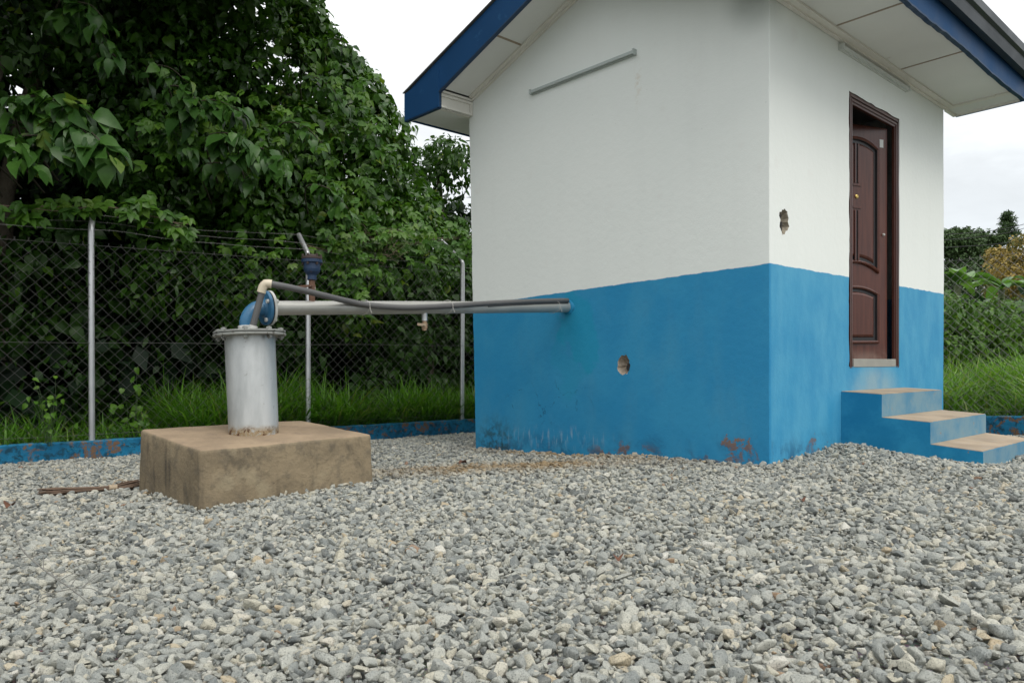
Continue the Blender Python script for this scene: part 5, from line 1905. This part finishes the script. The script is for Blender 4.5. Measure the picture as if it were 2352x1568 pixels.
# ------------------------------------------------------------------ gravel stones (one scattered stuff object)
def rock(seed):
    rr = random.Random(seed)
    bm = bmesh.new()
    el = (1.0, rr.uniform(0.6, 0.9), rr.uniform(0.42, 0.72))
    for i in range(rr.randint(11, 17)):
        d = Vector((rr.gauss(0, 1), rr.gauss(0, 1), rr.gauss(0, 1))).normalized()
        # push towards a box so that facets are broad and edges blunt
        m_ = max(abs(d.x), abs(d.y), abs(d.z))
        d = d * (0.45 + 0.55 / m_) * rr.uniform(0.40, 0.52)
        bm.verts.new((d.x * el[0], d.y * el[1], d.z * el[2]))
    r = bmesh.ops.convex_hull(bm, input=bm.verts)
    bmesh.ops.delete(bm, geom=[v for v in bm.verts if not v.link_faces], context='VERTS')
    bmesh.ops.dissolve_limit(bm, angle_limit=R(16), verts=bm.verts, edges=bm.edges)
    bmesh.ops.bevel(bm, geom=[e for e in bm.edges], offset=0.045, segments=2, profile=0.5, affect='EDGES', clamp_overlap=True)
    bmesh.ops.triangulate(bm, faces=[f for f in bm.faces if len(f.verts) > 4])
    bmesh.ops.subdivide_edges(bm, edges=[e for e in bm.edges if e.calc_length() > 0.2], cuts=1)
    bmesh.ops.triangulate(bm, faces=[f for f in bm.faces if len(f.verts) > 4])
    for v in bm.verts:
        v.co += noise.noise_vector(v.co * 4.0 + Vector((seed * 3.1, 0, 0))) * 0.030 + noise.noise_vector(v.co * 11.0 + Vector((seed, 0, 0))) * 0.010
    me = bpy.data.meshes.new('stone')
    bm.to_mesh(me)
    bm.free()
    me.polygons.foreach_set('use_smooth', [True] * len(me.polygons))
    me.materials.append(M['stone'])
    return me


stones = bpy.data.collections.new('stone_shapes')
for i in range(20):
    stones.objects.link(bpy.data.objects.new('stone_%02d' % i, rock(100 + i)))

pl2 = [(pc[k][0].x, pc[k][0].y) for k in 'frbl']
pcx, pcy = sum(p[0] for p in pl2) / 4, sum(p[1] for p in pl2) / 4


def in_poly(x, y, poly, sh=1.0):
    r = False
    n = len(poly)
    for i in range(n):
        x0, y0 = pcx + (poly[i][0] - pcx) * sh, pcy + (poly[i][1] - pcy) * sh
        x1, y1 = pcx + (poly[(i + 1) % n][0] - pcx) * sh, pcy + (poly[(i + 1) % n][1] - pcy) * sh
        if (y0 > y) != (y1 > y) and x < (x1 - x0) * (y - y0) / (y1 - y0) + x0:
            r = not r
    return r


pts, rot, scl, tnt, drt, idx = [], [], [], [], [], []


def sow(ymin, ymax, step, zlift, keep=1.0, big=1.0):
    ny = int((ymax - ymin) / step)
    for j in range(ny):
        y0 = ymin + j * step
        half = 0.70 * y0 + 1.5
        nx = int(2 * half / step)
        for i in range(nx):
            if keep < 1 and random.random() > keep:
                continue
            x = -half + i * step + random.uniform(-0.5, 0.5) * step
            y = y0 + random.uniform(-0.5, 0.5) * step
            if not inside_yard(x, y):
                continue
            q0 = x - C0.x
            q1 = y - C0.y
            a, b = q0 * UA.x + q1 * UA.y, q0 * VB.x + q1 * VB.y
            if a > 0.0 and b > 0.0 and not (a > LA or b > LB):
                continue
            if a > LA + 1.5 and b > 1.5:
                continue
            if SA0 + 0.01 < a < SA1 - 0.01 and -0.90 < b <= 0.0:
                continue
            if in_poly(x, y, pl2, 0.98):
                continue
            z = hg(x, y) + S * x + zlift + random.uniform(-0.006, 0.007)
            s = min(0.055, max(0.014, random.lognormvariate(math.log(0.0275), 0.33))) * big
            pts.append((x, y, z))
            rot.append((random.gauss(0, 0.45), random.gauss(0, 0.45), random.uniform(0, 6.283)))
            scl.append((s * random.uniform(0.9, 1.15), s * random.uniform(0.85, 1.1), s * random.uniform(0.85, 1.25)))
            tnt.append(random.random())
            # laterite washed out along the foot of the gable wall
            dn_ = max(math.exp(-((x + 0.05) / 0.85) ** 2 - ((y - 5.25 - 0.12 * x) / 0.27) ** 2), 0.7 * math.exp(-((b - 1.6) / 0.9) ** 2 - ((a + 0.15) / 0.2) ** 2))
            dd_ = dn_ * (0.9 + 0.5 * noise.noise(Vector((x * 4, y * 4, 1))))
            drt.append(max(0.0, min(0.9, 1.5 * dd_ * random.uniform(0.4, 1.1))))
            idx.append(random.randrange(20))


sow(0.95, 4.2, 0.0200, 0.002)
sow(4.2, 12.2, 0.0255, 0.002)
sow(0.95, 8.5, 0.0265, 0.014, 0.45, 1.1)
sow(0.95, 3.4, 0.0150, 0.010, 0.45, 0.42)
pm = bpy.data.meshes.new('gravel')
pm.vertices.add(len(pts))
pm.vertices.foreach_set('co', np.array(pts, dtype=np.float32).ravel())
for nm, typ, fld, arr in (('rot', 'FLOAT_VECTOR', 'vector', rot), ('scl', 'FLOAT_VECTOR', 'vector', scl), ('tint', 'FLOAT', 'value', tnt), ('dirt', 'FLOAT', 'value', drt), ('pick', 'INT', 'value', idx)):
    at = pm.attributes.new(nm, typ, 'POINT')
    at.data.foreach_set(fld, np.array(arr, dtype=np.int32 if typ == 'INT' else np.float32).ravel())
pm.materials.append(M['stone'])
go = bpy.data.objects.new('gravel', pm)
COL.objects.link(go)
tag(go, 'loose grey crushed granite gravel covering the yard', 'gravel', kind='stuff')
gn = bpy.data.node_groups.new('scatter_stones', 'GeometryNodeTree')
gn.interface.new_socket('Geometry', in_out='INPUT', socket_type='NodeSocketGeometry')
gn.interface.new_socket('Geometry', in_out='OUTPUT', socket_type='NodeSocketGeometry')
gi = gn.nodes.new('NodeGroupInput')
gout = gn.nodes.new('NodeGroupOutput')
ci = gn.nodes.new('GeometryNodeCollectionInfo')
ci.inputs['Collection'].default_value = stones
ci.inputs['Separate Children'].default_value = True
ci.inputs['Reset Children'].default_value = True
iop = gn.nodes.new('GeometryNodeInstanceOnPoints')
iop.inputs['Pick Instance'].default_value = True


def named(nm, dt):
    nd = gn.nodes.new('GeometryNodeInputNamedAttribute')
    nd.data_type = dt
    nd.inputs[0].default_value = nm
    return nd.outputs[0]


e2r = gn.nodes.new('FunctionNodeEulerToRotation')
gn.links.new(named('rot', 'FLOAT_VECTOR'), e2r.inputs[0])
gn.links.new(gi.outputs[0], iop.inputs['Points'])
gn.links.new(ci.outputs[0], iop.inputs['Instance'])
gn.links.new(named('pick', 'INT'), iop.inputs['Instance Index'])
gn.links.new(e2r.outputs[0], iop.inputs['Rotation'])
gn.links.new(named('scl', 'FLOAT_VECTOR'), iop.inputs['Scale'])
gn.links.new(iop.outputs[0], gout.inputs[0])
md = go.modifiers.new('scatter', 'NODES')
md.node_group = gn
print('stones', len(pts))
